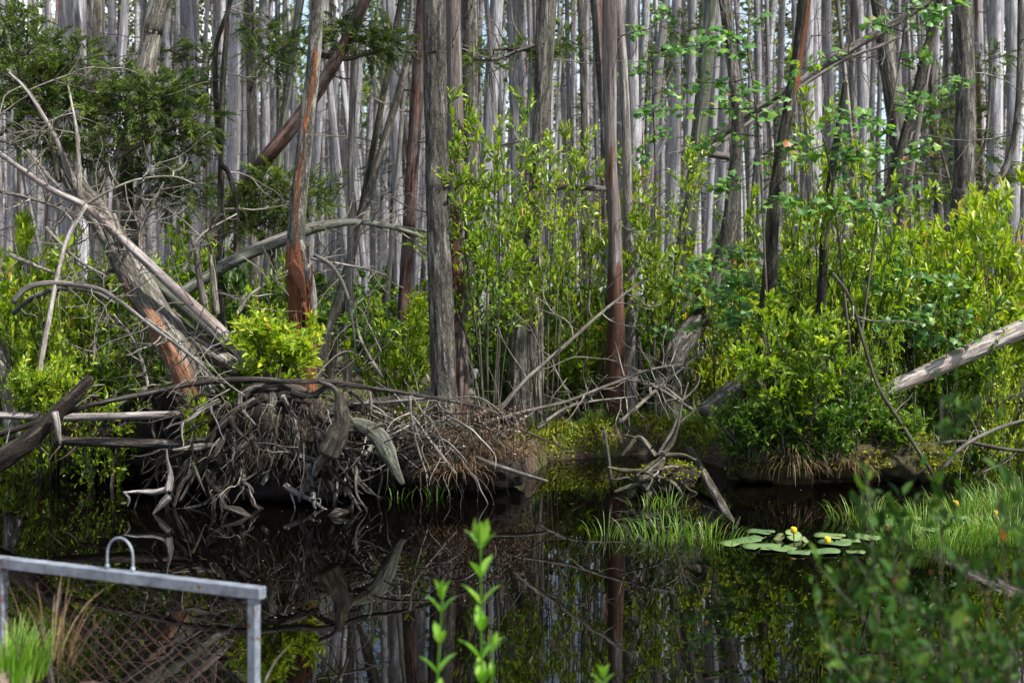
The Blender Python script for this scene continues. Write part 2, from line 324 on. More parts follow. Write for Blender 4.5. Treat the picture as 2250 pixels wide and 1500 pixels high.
# ---------------------------------------------------------------- ground and water
FB = np.array([(-40, 13), (-9, 13), (-4.5, 14.3), (-3.3, 14.2), (-2.5, 12.5), (-1.9, 12.1), (-.5, 12.0), (.1, 12.6), (.4, 13.9), (1.7, 14.3), (2.05, 13.5), (2.2, 12.6), (3.0, 12.45), (3.9, 12.6), (4.25, 13.6), (4.7, 15.2), (9, 16), (40, 16)])
def height(x, y):
    p = np.stack([x, y, 0*x], -1)
    fb = np.interp(x, FB[:, 0], FB[:, 1])+(fbm(p*1.6, 3, 3)-.5)*.5
    eb = 4.55+1.0*np.clip((-1.55-x)/.3, 0, 1)+(fbm(p*2, 2, 5)-.5)*.2
    n = fbm(p*.9, 4, 1)-.5; n2 = fbm(p*4.5, 3, 2)-.5
    isl = np.exp(-((x-3.05)/.9)**2-((y-13.2)/.7)**2)
    far = .22+.35*n+.1*n2+.16*isl+np.clip((y-30)/60, 0, 1)*.3
    u = np.clip((y-fb)/.55+.3, 0, 1); u = u*u*(3-2*u)
    bed = -.55
    z = bed+(far-bed)*u
    e = np.clip((eb-y)/.7+.25, 0, 1); e = e*e*(3-2*e)
    return np.where(y < 8, bed+(.5+.1*n+.05*n2+.13*np.clip((-1.35-x)/.25, 0, 1)-bed)*e, z)
def axis(fine, lo, hi, st, ends):
    a = list(np.arange(lo, hi, st))
    s = st; v = lo
    while v > -ends: s *= 1.35; v -= s; a.insert(0, v)
    s = st; v = a[-1]
    while v < ends: s *= 1.25; v += s; a.append(v)
    return np.array(a)
gx = axis(0, -8, 8, .07, 900); gy = axis(0, 3, 18, .07, 900)
X, Y = np.meshgrid(gx, gy); x, y = X.ravel(), Y.ravel(); z = height(x, y)
m = MB(); a = np.arange(len(gy)-1)[:, None]*len(gx)+np.arange(len(gx)-1)[None]
m.add(np.stack([x, y, z], -1), [np.stack([a, a+1, a+len(gx)+1, a+len(gx)], -1).reshape(-1, 4)])
gm, t, b = newmat('peat_ground'); g = N(t, 'ShaderNodeNewGeometry'); ps = g.outputs['Position']
n1 = noise(t, ps, 22, 6, .7); n2 = noise(t, ps, 1.6, 4); n3 = noise(t, ps, 90, 3)
c = ramp(t, n1, [(.3, (.014, .009, .006, 1)), (.5, (.05, .032, .022, 1)), (.7, (.14, .095, .065, 1))])
c = mix(t, ramp(t, n2, [(.48, (0, 0, 0, 1)), (.6, (1, 1, 1, 1))]), c, ramp(t, n1, [(.3, (.02, .03, .008, 1)), (.7, (.1, .11, .02, 1))]))
sx = N(t, 'ShaderNodeSeparateXYZ'); t.links.new(ps, sx.inputs[0])
nearf = ramp(t, math_(t, 'MULTIPLY', sx.outputs[1], .1), [(.57, (1, 1, 1, 1)), (.6, (0, 0, 0, 1))])
c = mix(t, nearf, c, ramp(t, n3, [(.35, (.07, .045, .03, 1)), (.65, (.3, .23, .17, 1))]))
t.links.new(c, b.inputs['Base Color']); b.inputs['Roughness'].default_value = .95; bump(t, b, n1, .8, .04)
setp(obj('ground', m, gm), None, None, None, 'structure')

wm, t, b = newmat('dark_water'); b.inputs['Base Color'].default_value = (.001, .0008, .0006, 1); b.inputs['Roughness'].default_value = .012; b.inputs['IOR'].default_value = 1.33
g = N(t, 'ShaderNodeNewGeometry'); nz = noise(t, g.outputs['Position'], 1.5, 3, .5); bump(t, b, nz, .05, .02)
m = MB(); m.add([(-60, 2, 0), (60, 2, 0), (60, 40, 0), (-60, 40, 0)], [[(0, 1, 2, 3)]])
setp(obj('water', m, wm), None, None, None, 'structure')
def gz(x, y): return float(height(np.array([x], float), np.array([y], float))[0])

# ---------------------------------------------------------------- standing trees
def up(path, d, top):                                # extend a pixel path up to height `top`, straight on
    p = px(path, d); v = p[-1]-p[-2]; v = v/max(v[2], .05)
    q = p[-1]+v*np.array([1, 1, 1])*max(0.1, (top-p[-1][2])); 
    mid = p[-1]+(q-p[-1])*.5
    return np.vstack([p, mid, q])
def blotch(side, lo, hi, thr=.5, seed=0, sc=3.0):    # bare wood where noise allows, facing `side`
    s_ = norm(np.array(side, float))
    def f(t, dirs, v, bk):
        k = np.clip(np.minimum((t-lo)*30, (hi-t)*30), 0, 1)
        n = fbm(bk.reshape(-1, 3)*np.array([14, 14, sc])+seed, 3, seed).reshape(t.shape)
        return np.clip((dirs@s_*.8+n-thr)*7, 0, 1)*k
    return f
def crown_mesh(seed, h=5.0, r=1.0, n=560):
    R = np.random.default_rng(seed); m = MB(); t = R.uniform(0, 1, n)**.8; nb = 26
    bt = R.uniform(0, 1, nb); ba = R.uniform(0, 2*pi, nb); k = R.integers(0, nb, n); ft = R.uniform(.1, 1, n)
    rad = r*(1-bt[k]*.85)*ft; pos = np.stack([np.cos(ba[k])*rad, np.sin(ba[k])*rad, bt[k]*h+.25*rad-.35*rad**2], -1)+R.normal(0, .13, (n, 3))
    ax = np.stack([np.cos(ba[k]), np.sin(ba[k]), 0*rad], -1)+R.normal(0, .7, (n, 3))
    leaves(m, pos, ax, rvec(n, R), R.uniform(.12, .26, n), R.uniform(.05, .1, n), R.uniform(0, 1, n), RHOMB)
    return m
CROWNS = [crown_mesh(s, 5+s % 3, .95+.15*(s % 2)).mesh('crown', False, (0, 0, 0)) for s in range(4)]
for c in CROWNS: c.materials.append(M['cedar'])
def add_crown(root, p, k, sc=1.0):
    o = bpy.data.objects.new('crown', CROWNS[k % 4]); COL.objects.link(o); o.parent = root
    o.location = (p[0]-root.location[0], p[1]-root.location[1], p[2]-root.location[2]-3.0*sc); o.scale = (sc, sc, sc); o.rotation_euler = (0, 0, k*1.7)
def deadsprigs(pts, n, R, ln=(.5, 1.3), r=.009, lo=.08, hi=.6, lev=1, dens=5, th=None):
    m = MB(); p, t = catmull(pts, .1)
    for _ in range(n):
        a = p[int(R.uniform(lo, hi)*(len(p)-1))]; q = R.uniform(0, 2*pi)
        if th is not None: m = MB()
        twigs(m, a, (cos(q), sin(q), R.uniform(-.3, .35)), R.uniform(*ln), r*R.uniform(.6, 1.3), R, lev, .16, R.uniform(-.08, .06), 4, dens)
        if th is not None: obj('dead_branch', m, M['twig'], th)
    return m
def tree(name, label, path, wpx, d, mat, cat='tree', top=13.0, seg=20, amp=.1, wear=None, sprigs=5, group=None, step=.1, crown=True, fu=3.0, fs=3.0, sub_r=.009, flare=1.15, ends=None):
    global TS
    TS += 1; R = np.random.default_rng(TS*31)
    p = up(path, d, top) if top else px(path, d)
    k = np.array([(a[2] if len(a) == 3 else d)/F/2 for a in path])
    rad = list(np.array(wpx)*k); rad[0] *= flare
    if top: rad += [rad[-1]*.75, rad[-1]*.3]
    base = p[0].copy(); base[2] = min(base[2], gz(base[0], base[1]))-.05
    if p[0][2]-base[2] > .3: p = np.vstack([base+(p[0]-base)*np.array([0, 0, 0])+np.array([p[0][0]-p[1][0], 0, 0])*.2, p]); rad = [rad[0]*1.1]+rad; base = p[0]
    th = thing(name, label, cat, base, group)
    m = MB(); tube(m, p, rad, seg, amp, fu, fs, TS, wear, step)
    tr = obj('trunk', m, mat, th)
    if sprigs: deadsprigs(p, sprigs, R, r=sub_r, th=th)
    if crown and top: add_crown(th, p[-1], TS)
    return th, p, rad
TS = 0
# the near trees, from the photograph's left to its right
T_main = tree('cedar_tree', 'thick rough-barked grey trunk rooted on the bank behind the tangle of roots', [(980, 955), (976, 860), (970, 720), (965, 560), (959, 300), (955, 130), (953, 0)], [66, 56, 54, 52, 50, 49, 48], 12.5, M['bark'], top=13, seg=56, amp=.16, step=.035, fu=6, fs=5, sprigs=3, flare=1.2)
T_smooth = tree('dead_tree', 'smooth barkless grey-brown dead trunk right behind the thick rough-barked trunk', [(1006, 850), (1005, 700), (1003, 500), (1001, 300), (998, 120), (996, 0)], [44, 38, 37, 36, 34, 33], 13.5, M['deadred'], 'dead tree', top=11, seg=32, amp=.06, step=.06, fu=2, fs=.8, wear=blotch((-.6, -.8, 0), .0, .42, .78, 4, .8), sprigs=2, crown=False)
def w_broken(t, dirs, v, bk):
    n = fbm(bk.reshape(-1, 3)*np.array([16, 16, 3]), 3, 9).reshape(t.shape); fx = dirs[..., 0]; fy = -dirs[..., 1]
    yy = HOR+(H-v[..., 2])/13*F
    low = np.clip((yy-520)/40, 0, 1)*np.clip((fy+.1*fx-.1+(n-.5)*1.2)*5, 0, 1)
    hollow_shade = np.clip((yy-560)/30, 0, 1)*np.clip(1-np.abs(fx-.25+(n-.5)*.3)*4.5, 0, 1)*(fy > 0)  # shade inside the split, painted near-black on the closed trunk
    strip = np.clip(1-np.abs(fx-.1-np.sin(yy*.012)*.25+(n-.5)*.9)*3.4, 0, 1)*(fy > 0)*np.clip((yy-105)/15, 0, 1)*np.where((yy > 290) & (yy < 330), .3, 1)
    return np.clip(np.maximum(low, strip*1.6), 0, 1)+hollow_shade*.9
T_broken = tree('snapped_tree', 'pale grey trunk split open at its foot to show orange rotten wood', [(664, 742), (658, 660), (650, 570), (656, 450), (672, 300), (689, 130), (698, 0)], [54, 52, 42, 35, 33, 30, 29], 13, M['bark'], 'broken tree', top=12, seg=44, amp=.14, step=.04, fu=4, fs=3, wear=w_broken, sprigs=2)
th = T_broken[0]
def plate(path, d, wpx, thick, seed, jag=.35):       # a flat splinter of wood following a pixel path
    m = MB(); p = px(path, d); r = np.array(wpx)*d/F/2
    tube(m, p, r, 12, jag, 2.5, 2.0, seed, None, .04, True, (1, thick, 1)); return m
o = obj('bark_flap', plate([(662, 528), (672, 570), (682, 620), (690, 668), (693, 705)], 12.8, [6, 16, 22, 16, 4], .25, 3), M['dead'], th); o['label'] = 'grey flap of bark peeling off the split foot'
o = obj('wood_plank', plate([(640, 575), (652, 600), (662, 630), (670, 662)], 12.78, [14, 26, 22, 5], .3, 4), M['orange'], th); o['label'] = 'brown splintered plank inside the split foot'
m = MB(); R = np.random.default_rng(5)
for k in range(26):
    xx = R.uniform(640, 692); yy = R.uniform(540, 720); tube(m, px([(xx, yy), (xx+R.normal(2, 5), yy+R.uniform(15, 70))], 12.8+R.uniform(-.03, .05)), [.012, .003], 5, .3, 2, 4, k, None, .04)
obj('splinters', m, M['orange'], th)
tree('dead_tree', 'reddish peeling trunk leaning far over to the right behind the split grey trunk', [(470, 545, 16.4), (545, 405, 16.2), (600, 330, 16), (670, 240, 16), (740, 130, 16), (812, -20, 16)], [34, 35, 33, 31, 28, 25], 16, M['barkred'], 'dead tree', top=12, amp=.16, step=.08, fu=4, crown=False, sprigs=2)
th = thing('dead_sapling', 'thin dark crooked sapling with a hooked side branch left of the split trunk', 'sapling', P(486, 700, 14)*np.array([1, 1, 0])+np.array([0, 0, .1]))
m = MB(); p = px([(487, 730), (486, 552), (485, 440), (487, 300), (490, 180), (499, 60), (512, -40)], 14); tube(m, np.vstack([p, p[-1]+np.array([.6, 0, 3.5])]), [.04, .036, .034, .032, .03, .026, .022, .008], 10, .2, 3, 4, 3); obj('trunk', m, M['barkdark'], th)
m = MB(); tube(m, px([(482, 330), (476, 240), (472, 140), (476, 95), (490, 52), (508, 0), (520, -60)], 13.95), [.03, .028, .026, .024, .02, .012], 9, .25, 3, 5, 4); obj('branch', m, M['barkdark'], th)
m = MB(); tube(m, px([(484, 362), (497, 372), (508, 398), (518, 440), (519, 490), (515, 556)], 13.9), [.03, .028, .025, .022, .02, .018], 9, .25, 3, 5, 5); obj('branch', m, M['barkdark'], th)
deadsprigs(p, 9, np.random.default_rng(8), (.4, 1.1), .008, .1, .95, 2, th=th)
tree('cedar_tree', 'pale flaky trunk in the middle of the tall leafy bush', [(1166, 790), (1172, 640), (1178, 460), (1187, 300), (1195, 150), (1201, 0)], [52, 42, 37, 36, 40, 44], 14.5, M['log'], seg=44, amp=.17, step=.045, fu=6, fs=5, sprigs=6, flare=1.1)
tree('cedar_tree', 'short dark trunk fused to the left foot of the pale flaky trunk', [(1140, 800), (1148, 690), (1160, 560), (1172, 420)], [40, 34, 26, 10], 14.3, M['bark'], top=0, seg=28, amp=.15, step=.06, fu=5, fs=4, sprigs=0, crown=False)
def w_dead(t, dirs, v, bk):
    n = fbm(bk.reshape(-1, 3)*np.array([12, 12, 2.0]), 3, 12).reshape(t.shape); zz = v[..., 2]; fx = dirs[..., 0]
    low = np.clip((H-(520-HOR)/F*14.6-zz+(n-.5)*2.2)*1.6, 0, .9)
    rot = np.clip((H-(650-HOR)/F*14.6-zz+(n-.5)*.9)*4, 0, 1)
    c = (H-(370-HOR)/F*14.6-zz); crack = np.clip(1-np.abs(c)/.3, 0, 1)*np.clip(1-np.abs(fx+.1+c*.9)*2.2, 0, 1)*(dirs[..., 1] < 0)  # crack mask paints a cavity's inner shade as near-black colour
    return np.maximum(low, crack*2.4)+rot*.45*(n+.2)
tree('dead_tree', 'smooth grey dead trunk turning reddish and rotten towards its foot right of the tall bush', [(1352, 830), (1354, 720), (1352, 600), (1350, 470), (1343, 380), (1341, 300), (1340, 150), (1340, 0)], [42, 38, 33, 28, 27, 28, 31, 33], 14.6, M['deadred'], 'dead tree', top=11, seg=36, amp=.09, step=.05, fu=2.5, fs=1, wear=w_dead, sprigs=1, crown=False)
tree('dead_tree', 'pale dead trunk with flaking bark tight behind the smooth grey dead trunk', [(1385, 700), (1380, 480), (1377, 330), (1371, 180), (1358, 0)], [26, 22, 20, 20, 22], 15, M['dead'], 'dead tree', top=11, amp=.13, sprigs=3, crown=False)
tree('cedar_tree', 'grey trunk that bows to the right halfway up and leans in from the shrubs', [(1478, 795, 15.2), (1545, 682, 15.4), (1592, 555, 15.5), (1610, 420, 15.5), (1621, 270, 15.5), (1607, 120, 15.5), (1593, 0, 15.5)], [50, 46, 40, 28, 28, 25, 27], 15.5, M['bark'], seg=30, amp=.14, step=.06, fu=5, fs=4, sprigs=4)
tree('cedar_tree', 'straight greenish-grey trunk directly left of the bowed grey trunk', [(1495, 720), (1500, 600), (1524, 400), (1545, 200), (1566, 0)], [46, 42, 34, 32, 31], 17, M['green'], seg=24, amp=.14, step=.08, fu=5, fs=3, sprigs=5)
T_snag = tree('dead_tree', 'dark mossy dead trunk with an orange torn edge leaning right above the island bush', [(1678, 800), (1684, 700), (1692, 600), (1700, 450), (1722, 300), (1752, 130), (1768, 0)], [40, 36, 32, 27, 25, 26, 28], 13.2, M['barkdark'], 'dead tree', top=8.5, seg=32, amp=.2, step=.05, fu=4, fs=3, wear=lambda t, d, v, b: np.clip((d[..., 0]*.9-d[..., 1]*.5-.75+(fbm(b.reshape(-1, 3)*np.array([12, 12, 3]), 3, 2).reshape(t.shape)-.5)*2)*5, 0, 1)*np.clip((v[..., 2]-3.1)*2, 0, 1), sprigs=2, crown=False)
tree('snag', 'slim black snag with a jagged broken top beside the dark mossy trunk', [(1800, 770), (1806, 640), (1816, 480), (1840, 300), (1850, 235), (1857, 182)], [22, 21, 18, 14, 14, 11], 13.4, M['barkdark'], 'snag', top=0, seg=18, amp=.28, step=.05, fu=4, fs=4, sprigs=0, crown=False)
tree('dead_tree', 'dark leaning trunk slanting up to the right behind the tall maple sapling', [(1915, 520), (1960, 400), (2000, 260), (2040, 100), (2070, 0)], [26, 24, 22, 20, 19], 15, M['barkdark'], 'dead tree', top=9, seg=18, amp=.2, fu=4, sprigs=8, crown=False)
tree('cedar_tree', 'stout rough grey trunk standing alone near the right edge', [(2117, 470), (2118, 400), (2121, 240), (2118, 120), (2113, 0)], [48, 46, 43, 42, 43], 18, M['bark'], seg=40, amp=.15, step=.06, fu=6, fs=4, sprigs=14)
tree('cedar_tree', 'tapering grey trunk with a shredded foot leaning left behind the maple leaves', [(1985, 460), (1972, 300), (1952, 150), (1930, 0)], [36, 36, 37, 34], 20, M['log'], seg=24, amp=.14, sprigs=8)
tree('cedar_tree', 'thin pale sapling trunk curving outward at the right edge of the wood', [(2160, 470), (2205, 380), (2228, 310), (2240, 180), (2243, 0)], [17, 16, 14, 14, 13], 17, M['bark'], seg=14, amp=.12, sprigs=9)
tree('cedar_tree', 'pale grey trunk leaning right above the cedar boughs', [(270, 500), (285, 340), (312, 190), (335, 70), (352, 0)], [44, 42, 44, 44, 46], 15.5, M['log'], seg=34, amp=.14, step=.07, fu=5, sprigs=3)
tree('cedar_tree', 'dark grey trunk rising out of the cedar boughs below the leaning pale trunk', [(285, 560), (280, 470), (277, 400), (283, 330)], [34, 31, 30, 20], 14.6, M['bark'], top=0, seg=22, amp=.14, sprigs=0, crown=False)
# mid-distance trunks one can tell apart: (row-0 x, x lower down, its row, width at row 0, depth, material, label)
MID = [
 (148, 150, 400, 30, 22, 'barkfar', 'grey trunk third from the left corner standing against bright sky gaps'),
 (176, 178, 400, 22, 24, 'barkfar', 'slim grey trunk squeezed between two thicker trunks above the cedar boughs'),
 (208, 216, 420, 36, 20, 'log', 'broad shaggy grey trunk above the fallen cedar boughs'),
 (246, 250, 420, 19, 26, 'barkfar', 'thin grey trunk close to the right of the broad shaggy trunk'),
 (412, 424, 450, 34, 21, 'barkfar', 'blue-grey broad trunk with peeling strips right of the leaning pale trunk'),
 (523, 505, 450, 24, 19, 'barkfar', 'grey trunk with a red bark patch just right of the thin crooked sapling'),
 (546, 556, 440, 22, 20, 'bark', 'dark grey trunk crossed lower down by the leaning reddish trunk'),
 (660, 600, 480, 18, 19, 'green', 'dim green-grey trunk leaning right behind the split trunk'),
 (783, 770, 560, 15, 16.5, 'dead', 'very thin straight pale trunk in the gap right of the split trunk'),
 (882, 790, 480, 14, 17.5, 'barkdark', 'thin dark trunk leaning right between the split and thick trunks'),
 (936, 730, 700, 17, 17, 'bark', 'long grey trunk slanting right across the gap by the thick trunk'),
 (905, 868, 440, 10, 22, 'dead', 'whitish pole leaning slightly right in the far gap'),
 (1032, 1036, 380, 38, 18.5, 'bark', 'broad grey trunk in shade right of the smooth dead trunk'),
 (1092, 1074, 320, 30, 18, 'barkfar', 'grey trunk leaning a little right above the bush top'),
 (1068, 1086, 240, 11, 15.5, 'deadred', 'thin pinkish peeling pole between two grey trunks above the bush'),
 (1276, 1286, 420, 16, 20, 'bark', 'slim grey trunk halfway between the flaky and the smooth dead trunk'),
 (1303, 1328, 300, 13, 18, 'bark', 'thin bare trunk leaning left beside the smooth dead trunk'),
 (1389, 1398, 460, 26, 21, 'barkfar', 'soft grey trunk right of the flaking pale dead trunk'),
 (1420, 1402, 300, 16, 24, 'barkfar', 'thin grey trunk leaning right behind the red-tipped maple'),
 (1790, 1792, 400, 28, 25, 'barkfar', 'grey trunk just right of the dark mossy trunk top'),
 (1522, 1505, 400, 18, 24, 'barkfar', 'slim pale trunk left of the greenish-grey trunk'),
 (1840, 1880, 400, 10, 21, 'dead', 'pale leaning pole behind the diagonal fallen limb'),
 (2190, 2186, 440, 32, 22, 'barkfar', 'grey trunk right of the stout rough trunk'),
 (2222, 2226, 440, 26, 24, 'barkfar', 'brownish grey trunk second from the right edge'),
 (2062, 1990, 440, 16, 19, 'deadred', 'pinkish slim trunk leaning right beside the stout rough trunk'),
 (2040, 2060, 420, 18, 23, 'bark', 'thin shaded trunk close to the left of the stout rough trunk'),
 (930, 890, 650, 28, 17, 'barkred', 'red-brown stripped trunk emerging from behind the thick trunk'),
]
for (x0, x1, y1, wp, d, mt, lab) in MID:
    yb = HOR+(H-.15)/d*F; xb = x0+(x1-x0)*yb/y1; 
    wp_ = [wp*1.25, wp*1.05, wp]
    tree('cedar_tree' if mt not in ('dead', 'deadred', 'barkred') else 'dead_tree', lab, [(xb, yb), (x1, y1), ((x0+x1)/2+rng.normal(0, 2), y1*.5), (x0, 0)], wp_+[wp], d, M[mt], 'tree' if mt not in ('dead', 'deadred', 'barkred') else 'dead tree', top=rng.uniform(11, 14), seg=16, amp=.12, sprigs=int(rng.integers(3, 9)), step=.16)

# the crowded forest behind: every trunk a tree; copies share five meshes
FT = []
for k in range(6):
    R = np.random.default_rng(100+k); m = MB(); hh = 15.0; p = [(0, 0, -.3)]; a = R.uniform(0, 6)
    for q in range(1, 7): p.append((sin(a+q*.7)*.1*q/3+R.normal(0, .04), cos(a+q*.8)*.1*q/3+R.normal(0, .04), hh*q/6))
    tube(m, p, [.15, .125, .118, .108, .095, .07, .03], 14, .13, 3, 1.2, k, blotch((cos(k), sin(k), 0), .1, .5, 1.15, k, .6) if k % 2 else None, .3)
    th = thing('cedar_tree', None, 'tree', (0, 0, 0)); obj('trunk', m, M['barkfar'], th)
    obj('dead_branches', deadsprigs(p, 24, R, (.6, 2.0), .011, .1, .66, 1, 3), M['twig'], th)
    cr_ = bpy.data.objects.new('crown', CROWNS[k % 4]); COL.objects.link(cr_); cr_.parent = th; cr_.location = (p[-1][0], p[-1][1], 10.2); cr_.scale = (1.3, 1.3, 1)
    FT.append(th)
R = np.random.default_rng(77); used = [False]*6; nfar = 0; spots = []
def farspot(y0, y1, hw=.47):
    for _ in range(50):
        y = math.sqrt(R.uniform(y0**2, y1**2)); x = R.uniform(-hw, hw)*y
        if all((x-a)**2+(y-b)**2 > .35 for a, b in spots[-400:]): break
    spots.append((x, y)); return x, y
for i in range(285):
    x, y = farspot(22, 48); k = int(R.integers(6))
    o = FT[k] if not used[k] else dup(FT[k]); used[k] = True
    s_ = R.uniform(.36, .88); o.location = (x, y, gz(x, y)); o.scale = (s_, s_, R.uniform(.85, 1.1)); lean = .3 if i % 17 == 5 else .05; o.rotation_euler = (R.normal(0, .03), R.normal(0, lean), R.uniform(0, 6.28))
    setp(o, 'one of the many plain grey cedar trunks crowding the forest far behind the shrubs', 'tree', 'plain grey cedar trunks crowding the far forest')
m = MB(); mc = MB()
for i in range(740):
    x, y = farspot(48, 100); rr = R.uniform(.09, .17); a, b_ = R.normal(0, .3, 2); h_ = R.uniform(11.5, 14.2)
    tube(m, [(x, y, -.2), (x+a*.5, y+b_*.5, h_*.5), (x+a*1.5, y+b_, h_)], [rr, rr*.85, rr*.3], 7, .1, 2, .6, i % 50, None, 1.6, False)
    n = 36; t_ = R.uniform(0, 1, n); q = R.uniform(0, 6.28, n); rd = (1.1-.9*t_)*R.uniform(.2, 1, n)
    leaves(mc, np.stack([x+a*1.4+np.cos(q)*rd, y+b_+np.sin(q)*rd, h_-4.2+t_*5], -1), rvec(n, R), rvec(n, R), .45, .2, R.uniform(0, 1, n), RHOMB)
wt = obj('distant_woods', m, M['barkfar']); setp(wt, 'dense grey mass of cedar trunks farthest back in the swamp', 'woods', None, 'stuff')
wc = obj('foliage', mc, M['cedar'], wt, False)

# ---------------------------------------------------------------- shrubs
def shrub_mesh(seed, h, spread, nst, leaf=.05, per=9, bare=.35, T=OVAL, dens=1.0, base=.12, tipl=.25, wfac=.42, sr=.009):
    R = np.random.default_rng(seed); st = MB(); lf = MB(); PO = []; AX = []; NR = []; LN = []; LV = []
    def spray(a, b, n, tipf):
        t = np.linspace(.1, 1, n)+R.normal(0, .04, n); T_ = norm(b-a); ps = a+(b-a)*t[:, None]
        q = R.normal(0, 1, (n, 3)); q = norm(q-T_*(q@T_)[:, None])
        ax = T_*R.uniform(.4, 1.1, n)[:, None]+q*R.uniform(.5, 1.1, n)[:, None]+np.array([0, 0, .25])
        PO.append(ps); AX.append(ax); NR.append(np.array([0, 0, 1.])+R.normal(0, .45, (n, 3))-T_*.5)
        LN.append(leaf*R.uniform(.4, 1.3, n)*(1-.25*(t > .92))); LV.append(np.clip(R.normal(.38, .17, n)+tipl*t*tipf+.06*R.normal(), 0, .97)+(R.uniform(0, 1, n) > .985)*.5)
    for s_ in range(nst):
        a = R.uniform(0, 2*pi); rb = base*R.uniform(.2, 1); ro = spread*math.sqrt(R.uniform(.03, 1)); hh = h*R.uniform(.62, 1)*(1-.22*(ro/spread)**2)
        p0 = np.array([cos(a)*rb, sin(a)*rb, -.05]); p3 = np.array([cos(a)*ro, sin(a)*ro, hh])
        mid = p0*.55+p3*.45+np.array([-cos(a)*ro*.12, -sin(a)*ro*.12, hh*.08])+R.normal(0, .04, 3)
        pts, _ = catmull([p0, mid, p3], .1); tube(st, pts, [sr*R.uniform(.8, 1.5), sr*.3], 5, step=.18, seed=s_)
        nb = int((5+h*4)*dens)
        for _ in range(nb):
            t = R.uniform(bare, 1); i = min(int(t*(len(pts)-1)), len(pts)-2); q = pts[i]; Td = norm(pts[i+1]-pts[i])
            d_ = R.normal(0, 1, 3); d_[2] = abs(d_[2])*.5; dd = norm(Td*.55+norm(d_)*.9); ln = R.uniform(.14, .38)*(.6+.25*h)*(1.15-.55*t)
            bp = wig(q, dd, ln, 4, .2, .08, R); tube(st, bp, [sr*.35, sr*.15], 3, step=.12, seed=s_)
            for k in range(len(bp)-1): 
                if k > 0 or ln < .2: spray(bp[k], bp[k+1], max(2, int(per*.4)), k/len(bp))
            if R.uniform() < .8:
                d2 = norm(R.normal(0, 1, 3)+dd*1.2); e = bp[2]+d2*ln*.5; tube(st, [bp[2], e], [sr*.25, sr*.12], 3, step=.2); spray(bp[2], e, max(2, int(per*.55)), .8)
        spray(pts[-3], pts[-1]+(pts[-1]-pts[-2])*.3, per, 1.3)
    PO, AX, NR, LN, LV = map(np.concatenate, (PO, AX, NR, LN, LV))
    leaves(lf, PO, AX, NR, LN, LN*wfac*(1 if T is OVAL or T is SLIM else 2.1), LV, T)
    return st.mesh('stems', True, (0, 0, 0)), lf.mesh('leaves', False, (0, 0, 0)), len(PO)
KIND = {}
def kind(k, *a, **kw): KIND[k] = (shrub_mesh(*a, **kw), a)
kind('tall', 11, 3.1, .75, 11, .076, 10, .45)
kind('tall2', 12, 3.0, .62, 10, .074, 9, .5, dens=.9)
kind('bush', 13, 1.7, .64, 18, .074, 11, .12)
kind('bush2', 14, 1.5, .72, 16, .07, 11, .15)
kind('airy', 15, 2.2, .62, 11, .068, 9, .3)
kind('low', 16, .62, .42, 26, .07, 12, .05, base=.2)
kind('broad', 17, 2.2, .85, 14, .098, 9, .15)
kind('far', 18, 1.9, .85, 16, .105, 9, .1, T=RHOMB)
kind('far2', 19, 2.3, .75, 14, .1, 9, .12, T=RHOMB)
kind('near', 21, .95, .25, 8, .038, 5, .35, wfac=.55, dens=1.0, sr=.003)
kind('isl', 22, 1.15, .55, 24, .074, 12, .05, base=.25)
def shrub(k, label, x, yb, d, hpx, mat='leaf', wscale=1.0, group=None, rot=None, name='leafy_shrub', cat='shrub', zb=None):
    (st, lf, n), a = KIND[k]; h0 = a[1]; b = P(x, yb, d); z0 = gz(b[0], b[1]); b[2] = zb if zb is not None else (max(z0, b[2]) if k in ('low', 'isl') else z0)
    th = thing(name, label, cat, b, group); hh = hpx/F*d if yb == 0 else (H-(yb-hpx-HOR)/F*d-b[2])*1.1; s_ = hh/h0
    sw = max((hpx/F*d)/h0, s_/1.3)*wscale; th.scale = (sw, sw, s_); th.rotation_euler = (0, 0, rot if rot is not None else rng.uniform(0, 6.28))
    for nm, me, mt in (('stems', st, M['stem']), ('leaves', lf, M[mat])):
        key = me.name+'|'+mt.name
        if key not in MC:
            m2 = me.copy(); m2.name = nm; m2.materials.clear(); m2.materials.append(mt); MC[key] = m2
        o = bpy.data.objects.new(nm, MC[key]); COL.objects.link(o); o.parent = th
    return th
MC = {}
